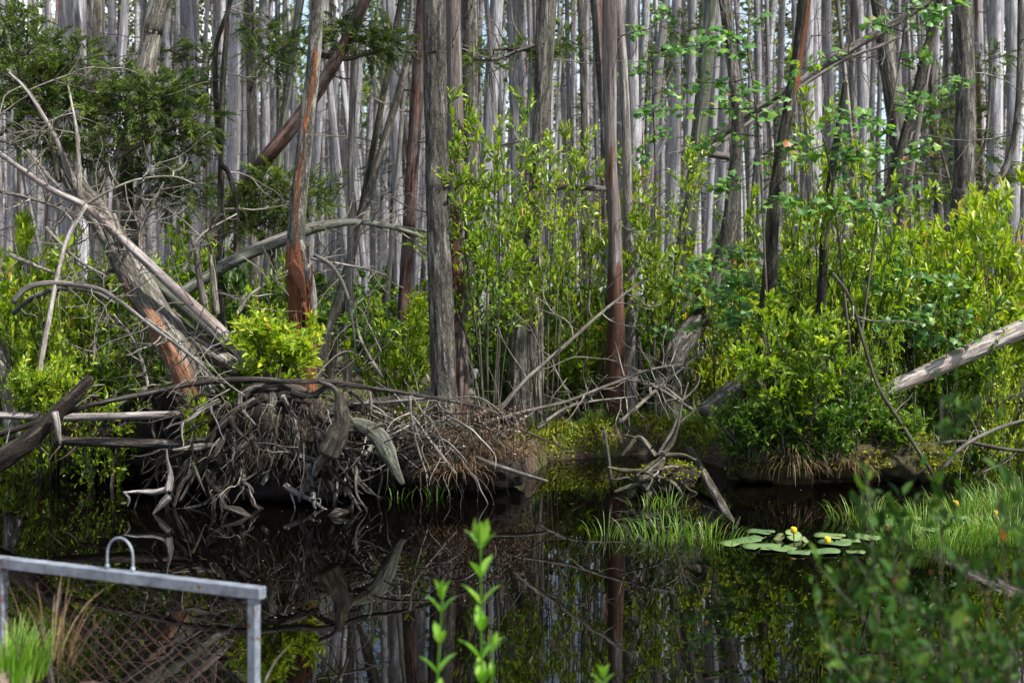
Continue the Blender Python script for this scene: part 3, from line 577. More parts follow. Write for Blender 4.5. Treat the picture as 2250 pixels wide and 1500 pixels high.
SH = [
 ('tall', 'tallest leafy bush with many dark stems rising right of the thick rough trunk', 1075, 930, 13.1, 730, 'leaf', 1.0),
 ('tall2', 'tall leafy bush in front of the pale flaky trunk with rusty seed heads', 1200, 900, 14.1, 640, 'leaf', .9),
 ('airy', 'open yellowish bush just left of the reddish rotten dead trunk', 1290, 850, 15.2, 540, 'leafyl', .85),
 ('tall2', 'dense twiggy bush right of the smooth dead trunk with bright tips', 1450, 880, 15, 610, 'leaf', 1.05),
 ('bush', 'low yellow-green bush under the bowed grey trunk', 1570, 850, 15.8, 320, 'leafyl', 1.0),
 ('airy', 'bush of golden shoots between the dark mossy trunk and the black snag', 1795, 850, 13.7, 690, 'leafyl', .7),
 ('isl', 'dark green bush with bright top leaves on the mossy island', 1740, 985, 12.5, 310, 'leaf', 1.05),
 ('isl', 'smaller dark bush low on the right shoulder of the mossy island', 1850, 990, 12.5, 210, 'leafdk', 1.0),
 ('broad', 'broad-leaved bush hanging over the fallen log at the right edge', 2180, 880, 14.8, 420, 'leafyl', 1.0),
 ('broad', 'broad-leaved bush between maple sapling and fallen log', 2040, 900, 14.6, 450, 'leaf', 1.0),
 ('bush', 'rounded green bush behind the left end of the fallen right log', 1930, 860, 15.2, 380, 'leaf', 1.1),
 ('bush2', 'yellow bush crown at the right edge below the stout trunk', 2245, 800, 16, 370, 'leafyl', 1.1),
 ('broad', 'bush of glossy leaves under the stout rough trunk', 2110, 800, 16.5, 350, 'leaf', 1.1),
 ('airy', 'sparse bush of mixed leaves behind the dark mossy trunk', 1640, 820, 16, 380, 'leaf', 1.0),
 ('low', 'neat bright green bush sitting on top of the upturned roots', 600, 838, 12.1, 140, 'leafyl', 1.35),
 ('bush', 'yellow-green bush at the left edge below the cedar boughs', 30, 800, 14.2, 330, 'leafyl', 1.0),
 ('bush2', 'green bush behind the white leaning pole', 150, 850, 13.6, 290, 'leaf', 1.0),
 ('airy', 'bush with reddish young leaves right of the white leaning pole', 220, 850, 12.5, 200, 'leaf', 1.0),
 ('low', 'small sprig bush by the foot of the white leaning pole', 60, 905, 12.2, 90, 'leaf', .9),
 ('bush2', 'bush in the gap left of the thick rough trunk', 880, 830, 14.4, 170, 'leaf', 1.2),
 ('low', 'small bush in dead twigs just left of the thick trunk foot', 830, 800, 15.5, 110, 'leafdk', 1.3),
 ('airy', 'thin young bush with golden tip just left of the split trunk', 605, 800, 12.9, 220, 'leafyl', .7),
 ('bush', 'green bush behind the crossing grey logs', 440, 760, 15, 280, 'leaf', 1.1),
 ('bush2', 'dim green bush under the arching dead limb', 560, 780, 14.6, 220, 'leafdk', 1.1),
 ('bush2', 'dark green bush left of the broken dark log', 330, 860, 13.4, 230, 'leafdk', 1.0),
 ('bush', 'leafy bush at the left edge beside the cut-off leaning trunk', 90, 900, 13.4, 330, 'leaf', 1.0),
 ('bush2', 'green bush behind the orange-scarred fallen trunk', 270, 830, 13.9, 300, 'leaf', 1.1),
 ('airy', 'bush with light tips crossing the lower arched limb', 110, 800, 12.9, 260, 'leafyl', .9),
 ('low', 'leafy sprig with coppery young leaves over the straight pale log', 110, 915, 12.1, 120, 'leaf', .9),
 ('broad', 'tall bush with big leaves left of the tall maple sapling', 1900, 880, 14, 480, 'leaf', .85),
 ('tall2', 'tall bush between greenish trunk and dark mossy trunk', 1630, 860, 16.3, 430, 'leafdk', 1.0),
 ('broad', 'tall yellow bush rising before the thin curving sapling trunk', 2215, 830, 15.4, 440, 'leafyl', .9),
 ('bush', 'bush low between reddish dead trunk and bowed trunk', 1400, 850, 15.6, 300, 'leafdk', 1.1),
 ('bush2', 'bush filling the gap behind the many dark stems', 1090, 850, 15.4, 280, 'leafdk', 1.0),
 ('low', 'low leafy clump on the grassy cove right of the dark stems', 1250, 870, 15.4, 130, 'leaf', 1.2),
 ('bush', 'deep green shaded bush under the right part of the broad-leaved bushes', 2090, 880, 14.4, 260, 'leafdk', 1.0),
 ('bush2', 'deep green shaded bush between the snag foot and the tall maple', 1870, 860, 14.6, 300, 'leafdk', 1.0),
 ('airy', 'sparse bush with coppery tips over the low right log', 2190, 930, 14.1, 240, 'leaf', .8),
 ('low', 'dark leafy tuft at the left shoulder of the island', 1650, 1000, 12.5, 120, 'leafdk', 1.2),
 ('low', 'dark leafy tuft hanging over the sedge on the island', 1790, 1000, 12.4, 110, 'leafdk', 1.3),
 ('low', 'leafy tuft on the mossy right shoulder of the island', 1960, 985, 12.6, 90, 'leafdk', 1.2),
 ('airy', 'straggly bush on the right end of the island', 1930, 980, 12.9, 330, 'leaf', .7),
 ('low', 'small light green sprig beside the grey floating log end', 430, 985, 11.5, 110, 'leaf', .45),
]
for a in SH: shrub(a[0], a[1], a[2], a[3], a[4], a[5], a[6], a[7])
R = np.random.default_rng(5)
for i in range(130):                                   # the shrub belt under the far trunks
    d = R.uniform(15.8, 29); x = R.uniform(-420, 2750); 
    if d < 19 and 640 < x < 940: d += 6
    hm = R.uniform(.75, 2.1)*(1.25 if x > 1500 else .95)
    shrub('far' if i % 2 else 'far2', 'one of the many leafy shrubs filling the forest floor under the far trunks', x, 0, d, hm*F/d, ('leaf', 'leafdk', 'leafyl', 'leafdk', 'leaf')[i % 5], R.uniform(.8, 1.4), 'leafy shrubs under the far trunks')

# maple saplings: a thin stem, side branches and lobed leaves
def maple(label, path, d, arms, r=.012, seed=0, nl=9, ls=.085):
    R = np.random.default_rng(seed); p = px(path, d); b = p[0].copy(); b[2] = gz(b[0], b[1]); p = np.vstack([b, p])
    th = thing('maple_sapling', label, 'sapling', b); st = MB(); lf = MB()
    tube(st, p, [r*1.3, r, r*.9, r*.7, r*.5], 7, .15, 3, 4, seed)
    obj('trunk', st, M['stem'], th); br = MB()
    for arm in arms:
        q = px(arm, d) if len(arm[0]) == 2 else px(arm)
        q[:, 1] += np.linspace(0, R.uniform(-.4, .4), len(q)); tube(br, q, [r*.5, r*.2], 5, step=.08)
        c, _ = catmull(q, .036); c = c[2:]
        for k in range(len(c)):
            if R.uniform() < .8:
                n = int(R.integers(1, 5)); o_ = c[k]+R.normal(0, .05, (n, 3)); ax = np.stack([R.normal(0, .8, n), R.normal(-.3, .6, n), R.uniform(-.9, .05, n)], -1)
                for w_ in range(n): tube(br, [c[k], o_[w_]], [.0016, .001], 3, step=.1)
                l_ = ls*R.uniform(.55, 1.15, n); leaves(lf, o_, ax, np.array([0, -.5, 1])+R.normal(0, .4, (n, 3)), l_, l_*.95, np.clip(R.normal(.45, .22, n), 0, .98), MAPLE)
    obj('branches', br, M['stem'], th); obj('leaves', lf, M['maple'], th, False); return th
maple('tall thin maple sapling with lobed leaves standing between the snag and the stout trunk', [(1880, 860), (1900, 680), (1930, 480), (1952, 390), (1949, 300), (1968, 190), (1990, 40), (2000, -60)], 12.9,
      [[(1952, 300), (1920, 270), (1870, 262), (1830, 255)], [(1950, 360), (1990, 340), (2040, 310)], [(1968, 200), (2010, 210), (2060, 200), (2110, 180), (2160, 180)], [(1985, 70), (1950, 50), (1920, 40)], [(1990, 40), (2030, 60), (2050, 50)], [(1975, 130), (2010, 130), (2045, 110)], [(1962, 230), (1990, 240), (2015, 260)],
       [(1950, 320), (1930, 335), (1905, 330)], [(1940, 440), (1970, 420), (2010, 400)], [(1935, 470), (1890, 440), (1850, 430)], [(1990, 20), (2060, 20), (2110, 5)]], seed=3)
maple('maple sapling with wide tiers of lobed leaves in front of the bowed grey trunk', [(1690, 800), (1680, 560), (1668, 320), (1654, 180), (1642, 100), (1654, 0)], 12.7,
      [[(1642, 110), (1610, 75), (1580, 60), (1550, 80)], [(1644, 120), (1600, 120), (1560, 100), (1500, 105)], [(1650, 170), (1600, 180), (1550, 175), (1490, 180)], [(1660, 240), (1600, 240), (1520, 240), (1440, 245), (1400, 235)], [(1662, 260), (1700, 240), (1750, 160), (1800, 130), (1840, 110)], [(1665, 300), (1600, 290), (1560, 300), (1530, 320)], [(1655, 180), (1690, 190), (1730, 190)],
       [(1645, 60), (1670, 40), (1690, 20)], [(1670, 340), (1720, 330), (1780, 300), (1830, 270)], [(1672, 380), (1610, 400), (1560, 410)], [(1676, 450), (1720, 440), (1760, 450)], [(1660, 230), (1630, 215), (1600, 225)]], seed=4)
maple('hanging maple branch with blue-green lobed leaves right of the golden shoots', [(1870, 800), (1850, 600), (1830, 420), (1815, 330), (1800, 270)], 12.8,
      [[(1830, 400), (1860, 340), (1890, 330), (1920, 345)], [(1818, 340), (1850, 300), (1880, 280)], [(1812, 320), (1780, 330), (1760, 350)], [(1840, 470), (1880, 460), (1930, 470)], [(1838, 440), (1800, 450), (1770, 470)]], seed=5)
for i, (x, y0, d) in enumerate([(1620, 560, 13.9), (1900, 560, 14.2), (2000, 610, 14), (1560, 600, 14.4)]):
    maple(['low maple seedling by the foot of the bowed grey trunk', 'leafy maple seedling behind the island bush', 'leafy maple seedling above the left end of the right log', 'maple seedling among yellow leaves left of the bowed trunk'][i], [(x+10, y0+230), (x+5, y0+100), (x, y0)], d, [[(x+5, y0+k*38), (x+rng.uniform(-60, 60), y0+k*38-15), (x+(-1)**k*rng.uniform(70, 130), y0+k*38+rng.uniform(-25, 15))] for k in range(5)], .008, 20+i)
maple('far maple with red-tipped leaves climbing between grey trunks', [(1440, 420), (1436, 250), (1432, 120), (1430, 20)], 17, [[(1434, 30+k*45), (1434+(-1)**k*30, 20+k*45), (1434+(-1)**k*rng.uniform(35, 65), 25+k*45)] for k in range(8)], .012, 41, ls=.09)

# ---------------------------------------------------------------- cedar boughs
def bough(label, blobs, limbs, d, seed, name='cedar_bough', dens=1.0):
    R = np.random.default_rng(seed); b = px([limbs[0][0]], d)[0]; th = thing(name, label, 'cedar', b); m = MB(); br = MB()
    for l_ in limbs: tube(br, px(l_, d), [.035, .025, .012], 8, .2, 3, 4, seed)
    for (x, y, r, dd) in blobs:
        c = P(x, y, d+dd); rr = r/F*d; nt_ = int(54*dens*(r/70)**2)+14
        for k in range(nt_):
            o_ = rvec(1, R)[0]*R.uniform(.15, 1)**.6*rr*np.array([1.15, 1.0, .75]); s0 = c+o_*.3; e = c+o_
            if k % 3 == 0: tube(br, [c+o_*.05, s0+R.normal(0, .03, 3), e], [.006, .002], 4, step=.1)
            dr = norm(norm(o_)+np.array([0, -.1, .1])+R.normal(0, .45, 3)); n = 36; up_ = norm(np.array([0, 0, 1.])+R.normal(0, .45, 3)); sd = norm(np.cross(dr, up_))
            t = np.linspace(0, 1, n); sg = np.where(np.arange(n) % 2, 1., -1.); ln_ = R.uniform(.16, .3)
            ps = e+dr*(t*ln_)[:, None]-np.array([0, 0, .06])*(t**2)[:, None]; ax = dr*R.uniform(.6, 1, n)[:, None]+sd*(sg*R.uniform(.5, 1.0, n)*(1-.5*t))[:, None]+R.normal(0, .2, (n, 3))
            leaves(m, ps, ax, np.tile(up_, (n, 1))+R.normal(0, .3, (n, 3)), ln_*R.uniform(.22, .42, n)*(1.1-.6*t), R.uniform(.01, .016, n), np.clip(.2+.35*t+R.normal(0, .12, n)+R.normal(0, .16), 0, 1), RHOMB)
    obj('branches', br, M['stem'], th); obj('foliage', m, M['cedar'], th, False); return th
bough('broad dark cedar bough in front of the leaning pale trunk', [(350, 225, 80, 0), (300, 200, 55, .1), (420, 265, 55, 0), (390, 200, 50, .2), (330, 290, 50, 0), (270, 250, 55, -.1), (400, 320, 40, .1)], [[(215, 420), (250, 350), (290, 280), (400, 220)], [(250, 350), (340, 300), (430, 260)]], 13.6, 1)
bough('dark cedar bough at the left edge over the fallen trunk', [(60, 120, 80, .2), (30, 190, 70, 0), (110, 190, 60, 0), (160, 130, 55, .2), (20, 60, 60, .3), (200, 190, 50, .1), (60, 250, 55, 0), (150, 250, 60, 0), (90, 320, 45, .1)], [[(130, 400), (110, 300), (60, 200), (20, 100)], [(110, 300), (150, 220), (200, 150)]], 13.4, 2)
bough('low cedar bough around the base of the dark grey trunk', [(200, 310, 50, .3), (340, 390, 55, .3), (420, 400, 50, .4), (160, 330, 45, .3), (250, 330, 45, .3), (390, 430, 45, .3)], [[(285, 480), (330, 420), (420, 400)], [(285, 480), (230, 360), (180, 320)]], 14.2, 3)
bough('cedar bough hanging high between split trunk and thick trunk', [(770, 90, 55, 0), (820, 110, 50, 0), (850, 85, 40, 0), (740, 60, 45, .2)], [[(700, 120), (760, 130), (800, 120), (860, 110)]], 16, 4)
bough('shaded young cedar behind the split trunk', [(560, 430, 60, 0), (620, 410, 55, .1), (640, 460, 55, 0), (580, 490, 60, 0), (690, 430, 45, .2), (530, 480, 45, 0)], [[(600, 700), (600, 560), (610, 470), (630, 400)], [(600, 560), (560, 500), (530, 440)]], 15.2, 5)
bough('small cedar spray on the left behind the blue-grey trunk', [(590, 130, 45, 0), (630, 100, 40, 0), (560, 60, 35, 0), (430, 130, 40, 0), (370, 110, 35, 0)], [[(548, 200), (570, 140), (630, 100)], [(425, 180), (410, 130), (370, 110)]], 18, 6)
bough('small cedar spray beside the pale flaky trunk', [(1160, 110, 30, 0), (1235, 100, 28, 0), (1050, 130, 30, .5)], [[(1190, 130), (1160, 110), (1050, 110)]], 16, 7)
bough('dark cedar behind the stout rough trunk at right', [(2060, 350, 60, .5), (2160, 330, 50, .3), (2040, 420, 60, 0), (2070, 250, 45, 0), (2180, 130, 45, .5), (2180, 400, 50, .5), (1500, 60, 40, 2)], [[(2110, 560), (2090, 420), (2060, 300)], [(2090, 420), (2160, 330), (2180, 130)]], 20, 8)

for i, (x, y, rr_, d, lb) in enumerate([(40, 60, 60, 24, 'far cedar foliage in the top left corner'), (250, 120, 55, 24, 'far cedar foliage between broad shaggy trunk and leaning pale trunk'), (455, 150, 45, 24, 'far cedar foliage right of the blue-grey broad trunk'), (610, 60, 60, 25, 'far cedar foliage high left of the split trunk'), (1010, 60, 40, 25, 'far cedar foliage behind the smooth dead trunk'), (1480, 90, 60, 26, 'far cedar foliage behind the upper maple tier'),
    (1420, 100, 45, 24, 'far cedar foliage right of the smooth dead trunk'), (1700, 300, 45, 27, 'far cedar foliage behind the dark mossy trunk'), (1880, 330, 50, 26, 'far cedar foliage behind the black snag'), (2170, 200, 60, 25, 'far cedar foliage right of the stout rough trunk'), (2060, 180, 50, 26, 'far cedar foliage left of the stout rough trunk'), (860, 330, 40, 28, 'far cedar foliage in the gap left of the thick trunk')]):
    bough(lb, [(x, y, rr_, 0), (x+35, y+40, rr_*.7, .4), (x-30, y+50, rr_*.7, -.3), (x+5, y+95, rr_*.6, 0)], [[(x+3, 620), (x, y+150), (x+4, y-30)]], d, 50+i, 'young_cedar', .7)

# ---------------------------------------------------------------- fallen trunks, logs and dead limbs
def log(name, label, path, wpx, mat, d=None, cat='log', seg=18, amp=.14, wear=None, step=.06, twig=0, tl=(.3, .8), seed=0, fu=4, fs=4, tr=.007, lev=1, tgrav=0.0):
    p = px(path, d); dd = np.array([(a[2] if len(a) == 3 else d) for a in path]); r = np.array(wpx)*np.interp(np.linspace(0, 1, len(wpx)), np.linspace(0, 1, len(dd)), dd)/F/2
    i = int(np.argmin(p[:, 2])); 
    m = MB(); q, rr, T = tube(m, p, r, seg, amp, fu, fs, seed+len(label), wear, step)
    if twig:
        th = thing(name, label, cat, p[i]); obj('trunk', m, mat, th); R = np.random.default_rng(seed+3)
        for _ in range(twig):
            t_ = MB(); k = int(R.uniform(.08, .97)*(len(q)-1)); a = R.normal(0, 1, 3); a = norm(a-T[k]*np.dot(a, T[k]))
            twigs(t_, q[k], T[k]*R.uniform(-.5, .9)+a, R.uniform(*tl), tr*R.uniform(.7, 1.4), R, lev, .2, tgrav, 5, 6); obj('twig', t_, M['twig'], th)
        return th
    return setp(obj(name, m, mat, None, True, p[i]), label, cat)
log('fallen_tree', 'thick leaning fallen trunk with orange bare wood where its bark fell off', [(440, 880, 12.2), (415, 820, 12.25), (370, 735, 12.4), (300, 620, 12.7), (235, 500, 13), (175, 420, 13.3), (140, 360, 13.5)], [80, 78, 72, 64, 56, 46, 34], M['log'], None, 'fallen tree', 60, .22,
    lambda t, d, v, b: np.clip((-d[..., 1]*.9+d[..., 0]*-.45-.55+(fbm(b.reshape(-1, 3)*np.array([14, 14, 3.5])+3, 4, 4).reshape(t.shape)-.54)*4.2)*4, 0, 1)*np.clip((.52-t)*14, 0, 1), .035, 16, (.3, .9), 5)
log('dead_pole', 'long pale barkless pole slanting down from the left edge to the roots', [(-40, 310, 12.9), (0, 338, 12.8), (110, 415, 12.6), (190, 455, 12.5), (280, 535, 12.4), (380, 630, 12.3), (480, 722, 12.2), (540, 790, 12.2)], [9, 10, 13, 16, 19, 22, 25, 26], M['pale'], None, 'dead pole', 18, .1, None, .06, 10, (.4, 1.1), 2)
log('fallen_tree', 'grey-green smooth fallen trunk lying just under the long pale pole', [(235, 515, 12.9), (320, 600, 12.8), (410, 675, 12.7), (500, 755, 12.6)], [26, 33, 35, 36], M['green'], None, 'fallen tree', 24, .08, None, .07, 3, (.2, .5), 4)
log('fallen_tree', 'short rough fallen trunk wedged between orange-scarred trunk and bright bush', [(370, 690, 12.9), (440, 757, 12.7), (530, 815, 12.6)], [30, 38, 38], M['log'], None, 'fallen tree', 24, .15, None, .06, 3, (.2, .5), 6)
log('dead_pole', 'thin whitish leaning pole with flaking pinkish bark at left', [(84, 880, 12.2), (90, 800, 12.2), (105, 715, 12.2), (125, 610, 12.2), (150, 520, 12.2), (190, 450, 12.2)], [12, 11, 11, 10, 10, 8], M['pale'], None, 'dead pole', 12, .14, None, .05, 3, (.2, .5), 7)
log('dead_limb', 'spray of bare pale twigs rising above the long pale pole', [(185, 452, 12.3), (230, 425, 12.3), (300, 395, 12.3), (380, 388, 12.4), (430, 405, 12.4)], [7, 6, 5, 4, 2], M['twig'], None, 'dead branch', 8, .15, None, .06, 8, (.3, .8), 9)
log('dead_limb', 'bare forked limb standing up in front of the dark cedar boughs', [(175, 440, 12.8), (172, 330, 12.8), (165, 270, 12.8), (150, 190, 12.9)], [12, 9, 7, 4], M['twig'], None, 'dead branch', 9, .15, None, .06, 7, (.4, 1.0), 10)
log('dead_limb', 'bare grey limb leaning left across the cedar boughs', [(160, 400, 12.9), (120, 300, 12.9), (60, 200, 12.9), (20, 160, 12.9)], [13, 11, 8, 4], M['dead'], None, 'dead branch', 9, .15, None, .06, 9, (.4, 1.2), 11)
log('dead_limb', 'upper arched grey limb bending down at the left edge', [(28, 665, 12.2), (60, 632, 12.2), (120, 622, 12.2), (210, 634, 12.2), (260, 660, 12.1), (330, 715, 12), (430, 790, 11.9), (500, 860, 11.8)], [14, 14, 12, 11, 9, 8, 7, 5], M['dead'], None, 'dead branch', 12, .14, None, .05, 14, (.25, .7), 12, tgrav=-.1)
log('dead_limb', 'lower arched grey limb bending down at the left edge', [(28, 690, 12.3), (70, 655, 12.3), (130, 635, 12.3), (200, 640, 12.3), (250, 665, 12.3)], [12, 12, 10, 9, 6], M['green'], None, 'dead branch', 11, .14, None, .05, 4, (.2, .5), 13)
log('leaning_tree', 'pale leaning trunk cut off by the left edge above the water', [(34, 960, 13), (24, 880, 13), (8, 800, 13), (-20, 740, 13)], [44, 38, 36, 34], M['log'], None, 'fallen tree', 24, .14)
log('log', 'straight pale log lying level above the water from the left edge to the roots', [(-30, 911, 12), (100, 916, 12), (200, 915, 12), (340, 912, 11.9), (475, 905, 11.9)], [15, 17, 17, 17, 15], M['pale'], None, 'log', 18, .1, None, .06, 3, (.1, .35), 14)
log('log', 'rough brown log lying level just above the water below the straight pale log', [(125, 968, 11.7), (230, 972, 11.7), (340, 974, 11.7), (445, 980, 11.7)], [20, 21, 21, 22], M['root'], None, 'log', 20, .22, None, .05, 0, seed=15)
log('rotten_log', 'black rotten log rising out of the water with a crumbled end at left', [(-60, 1040, 11.2), (20, 1000, 11.25), (80, 955, 11.3), (140, 892, 11.35), (200, 832, 11.4)], [52, 46, 38, 32, 22], M['rotten'], None, 'log', 26, .35, None, .04, 5, (.1, .3), 16)
log('wood_stub', 'pale snapped stub sticking down from the black rotten log', [(120, 905, 11.2), (126, 935, 11.2), (132, 975, 11.2)], [16, 15, 6], M['dead'], None, 'stub', 12, .2)
log('dead_limb', 'long bare branch bridging from the left edge over the upturned roots to the grassy cove', [(-30, 962, 11.5), (60, 935, 11.5), (190, 892, 11.5), (320, 864, 11.5), (430, 842, 11.5), (540, 833, 11.5), (640, 838, 11.5), (724, 838, 11.5), (800, 850, 11.6), (892, 864, 11.6), (1012, 884, 11.8), (1092, 908, 12), (1140, 940, 12.1), (1240, 984, 12.3)], [14, 13, 12, 12, 12, 12, 12, 11, 10, 9, 8, 6, 5, 3], M['root'], None, 'dead branch', 12, .18, None, .05, 16, (.2, .9), 17, tgrav=-.12)
log('dead_limb', 'smooth bare branch under the bridging branch left of the thick trunk foot', [(768, 890, 11.7), (830, 885, 11.7), (900, 878, 11.7), (970, 872, 11.8)], [9, 8, 7, 5], M['dead'], None, 'dead branch', 10, .14)
log('fallen_tree', 'grey fallen trunk lying behind the foot of the thick rough trunk', [(730, 895, 13.6), (830, 885, 13.6), (960, 868, 13.7), (1040, 862, 13.8)], [22, 24, 24, 20], M['log'], None, 'fallen tree', 20, .12)
log('fallen_tree', 'arching fallen limb bowed over from the crossed logs to the thick rough trunk', [(360, 668, 13.6), (470, 600, 13.6), (540, 563, 13.6), (620, 532, 13.6), (690, 505, 13.6), (770, 489, 13.6), (830, 493, 13.6), (900, 510, 13.6), (950, 532, 13.6)], [28, 26, 22, 18, 16, 14, 12, 10, 8], M['green'], None, 'fallen tree', 16, .14, None, .06, 14, (.3, .9), 18, tgrav=-.1)
log('dead_limb', 'second thinner arching limb just above the first arching fallen limb', [(480, 580, 13.8), (600, 525, 13.8), (700, 492, 13.8), (790, 486, 13.8), (870, 498, 13.8), (945, 510, 13.8)], [12, 12, 11, 10, 8, 6], M['dead'], None, 'dead branch', 11, .14, None, .06, 6, (.3, .7), 19)
log('dead_limb', 'drooping bare branch hanging down right of the split orange foot', [(690, 560, 12.9), (730, 585, 12.9), (760, 640, 12.9), (775, 710, 12.9), (784, 800, 12.9)], [9, 8, 7, 6, 3], M['green'], None, 'dead branch', 9, .14, None, .05, 12, (.3, .7), 20, tgrav=-.15)
log('dead_limb', 'bare twiggy branch lying across the gap behind the bright bush', [(650, 560, 13.4), (720, 575, 13.4), (800, 590, 13.4), (850, 605, 13.4)], [8, 7, 5, 3], M['dead'], None, 'dead branch', 8, .14, None, .06, 8, (.3, .7), 21)
for i, (pa, lb) in enumerate([([(452, 690), (440, 620), (432, 560), (420, 520)], 'upright pale crooked stick left of its twin beyond the pale pole'), ([(476, 690), (468, 610), (462, 560)], 'upright pale stick right of its twin beyond the pale pole')]):
    log('dead_stick', lb, [(a, b, 13) for a, b in pa], [16, 14, 8], M['log'], None, 'stick', 12, .2, None, .05, 3, (.2, .5), 30+i)
log('log', 'pinkish peeled log lying in the greenery behind the mossy cove', [(1180, 852, 15.3), (1260, 850, 15.3), (1345, 852, 15.3), (1380, 858, 15.3)], [22, 23, 22, 18], M['deadred'], None, 'log', 18, .1, blotch((0, -.8, -.4), 0, 1, 1.0, 8, 2))
log('fallen_tree', 'large pale fallen trunk sloping down from the right edge into the greenery', [(2800, 520, 14.2), (2560, 605, 14.1), (2330, 690, 14), (2240, 725, 14), (2150, 766, 14), (2050, 812, 14), (1980, 842, 14), (1900, 876, 14)], [42, 46, 45, 42, 39, 35, 31, 26], M['pale'], None, 'fallen tree', 40, .16, None, .045, 4, (.15, .4), 22, 6, 5)
log('log', 'short grey log poking in from the right edge under the large pale fallen trunk', [(2600, 840, 14.4), (2300, 868, 14.3), (2220, 876, 14.3), (2145, 882, 14.3)], [28, 26, 24, 18], M['root'], None, 'log', 18, .16)
log('log', 'whitish stump log lying end-on behind the driftwood', [(1640, 830, 14.4), (1590, 868, 14.2), (1548, 905, 14)], [36, 38, 36], M['log'], None, 'log', 22, .16)
log('fallen_tree', 'long diagonal dead limb rising to the right behind the dark mossy trunk', [(1500, 340, 16.4), (1570, 305, 16.3), (1640, 255, 16.2), (1760, 180, 16), (1860, 112, 16), (1960, 55, 16), (2040, 0, 16), (2100, -40, 16)], [14, 17, 20, 20, 19, 18, 16, 14], M['bark'], None, 'fallen tree', 16, .14, None, .08, 14, (.4, 1.2), 23)
log('dead_limb', 'thinner diagonal dead limb parallel under the long diagonal limb', [(1540, 345, 15.8), (1660, 260, 15.8), (1760, 190, 15.8), (1860, 130, 15.8), (1950, 95, 15.8), (2000, 60, 15.8)], [8, 9, 9, 8, 7, 5], M['dead'], None, 'dead branch', 10, .14, None, .08, 10, (.3, .9), 24)
log('log', 'reddish-ended log jutting out left of the bowed grey trunk', [(1545, 335, 18), (1570, 340, 18), (1605, 345, 18)], [14, 16, 16], M['deadred'], None, 'log', 12, .12)
log('dead_limb', 'bare grey branches reaching left from the pale flaky trunk', [(1195, 95, 15), (1140, 112, 15), (1090, 132, 15), (1040, 130, 15)], [9, 8, 6, 4], M['bark'], None, 'dead branch', 9, .14, None, .06, 12, (.3, .9), 25)
log('dead_limb', 'dark curved dead branch across the bush between flaky and smooth dead trunk', [(1195, 430, 14.8), (1230, 412, 14.8), (1290, 413, 14.8), (1330, 415, 14.8)], [10, 12, 13, 12], M['bark'], None, 'dead branch', 10, .14, None, .06, 5, (.3, .7), 26)
log('dead_limb', 'long bare branch slanting up to the right through the low greenery', [(1095, 905, 12.6), (1150, 840, 12.7), (1240, 760, 12.9), (1330, 680, 13.1), (1420, 610, 13.3)], [12, 10, 9, 7, 4], M['twig'], None, 'dead branch', 9, .14, None, .06, 12, (.3, .9), 27)
log('dead_limb', 'bare branch arching low over the mossy cove to the right', [(1060, 930, 12.4), (1150, 905, 12.5), (1250, 880, 12.6), (1340, 845, 12.7), (1430, 812, 12.8), (1500, 800, 12.9)], [8, 8, 7, 7, 6, 3], M['twig'], None, 'dead branch', 9, .14, None, .06, 14, (.3, .8), 28)
log('dead_limb', 'dark slender branch arching over the island down to its mossy edge', [(1830, 600, 12.4), (1870, 660, 12.4), (1900, 760, 12.4), (1930, 850, 12.4), (1980, 930, 12.4), (2030, 1010, 12.3), (2060, 1060, 12.3)], [7, 8, 8, 8, 9, 9, 6], M['stem'], None, 'dead branch', 9, .14, None, .06, 5, (.2, .6), 29)
log('dead_limb', 'pale curved branch rising out of the water right of the mossy island', [(2070, 1030, 12.4), (2105, 990, 12.4), (2150, 960, 12.4), (2210, 935, 12.4), (2260, 920, 12.4)], [10, 10, 9, 8, 6], M['twig'], None, 'dead branch', 9, .14, None, .06, 5, (.3, .7), 30)
log('dead_limb', 'dark bent branch lying level right of the mossy island', [(2050, 975, 12.8), (2120, 970, 12.8), (2200, 985, 12.8), (2270, 992, 12.8)], [8, 9, 9, 8], M['stem'], None, 'dead branch', 9, .14, None, .06, 6, (.3, .8), 31)
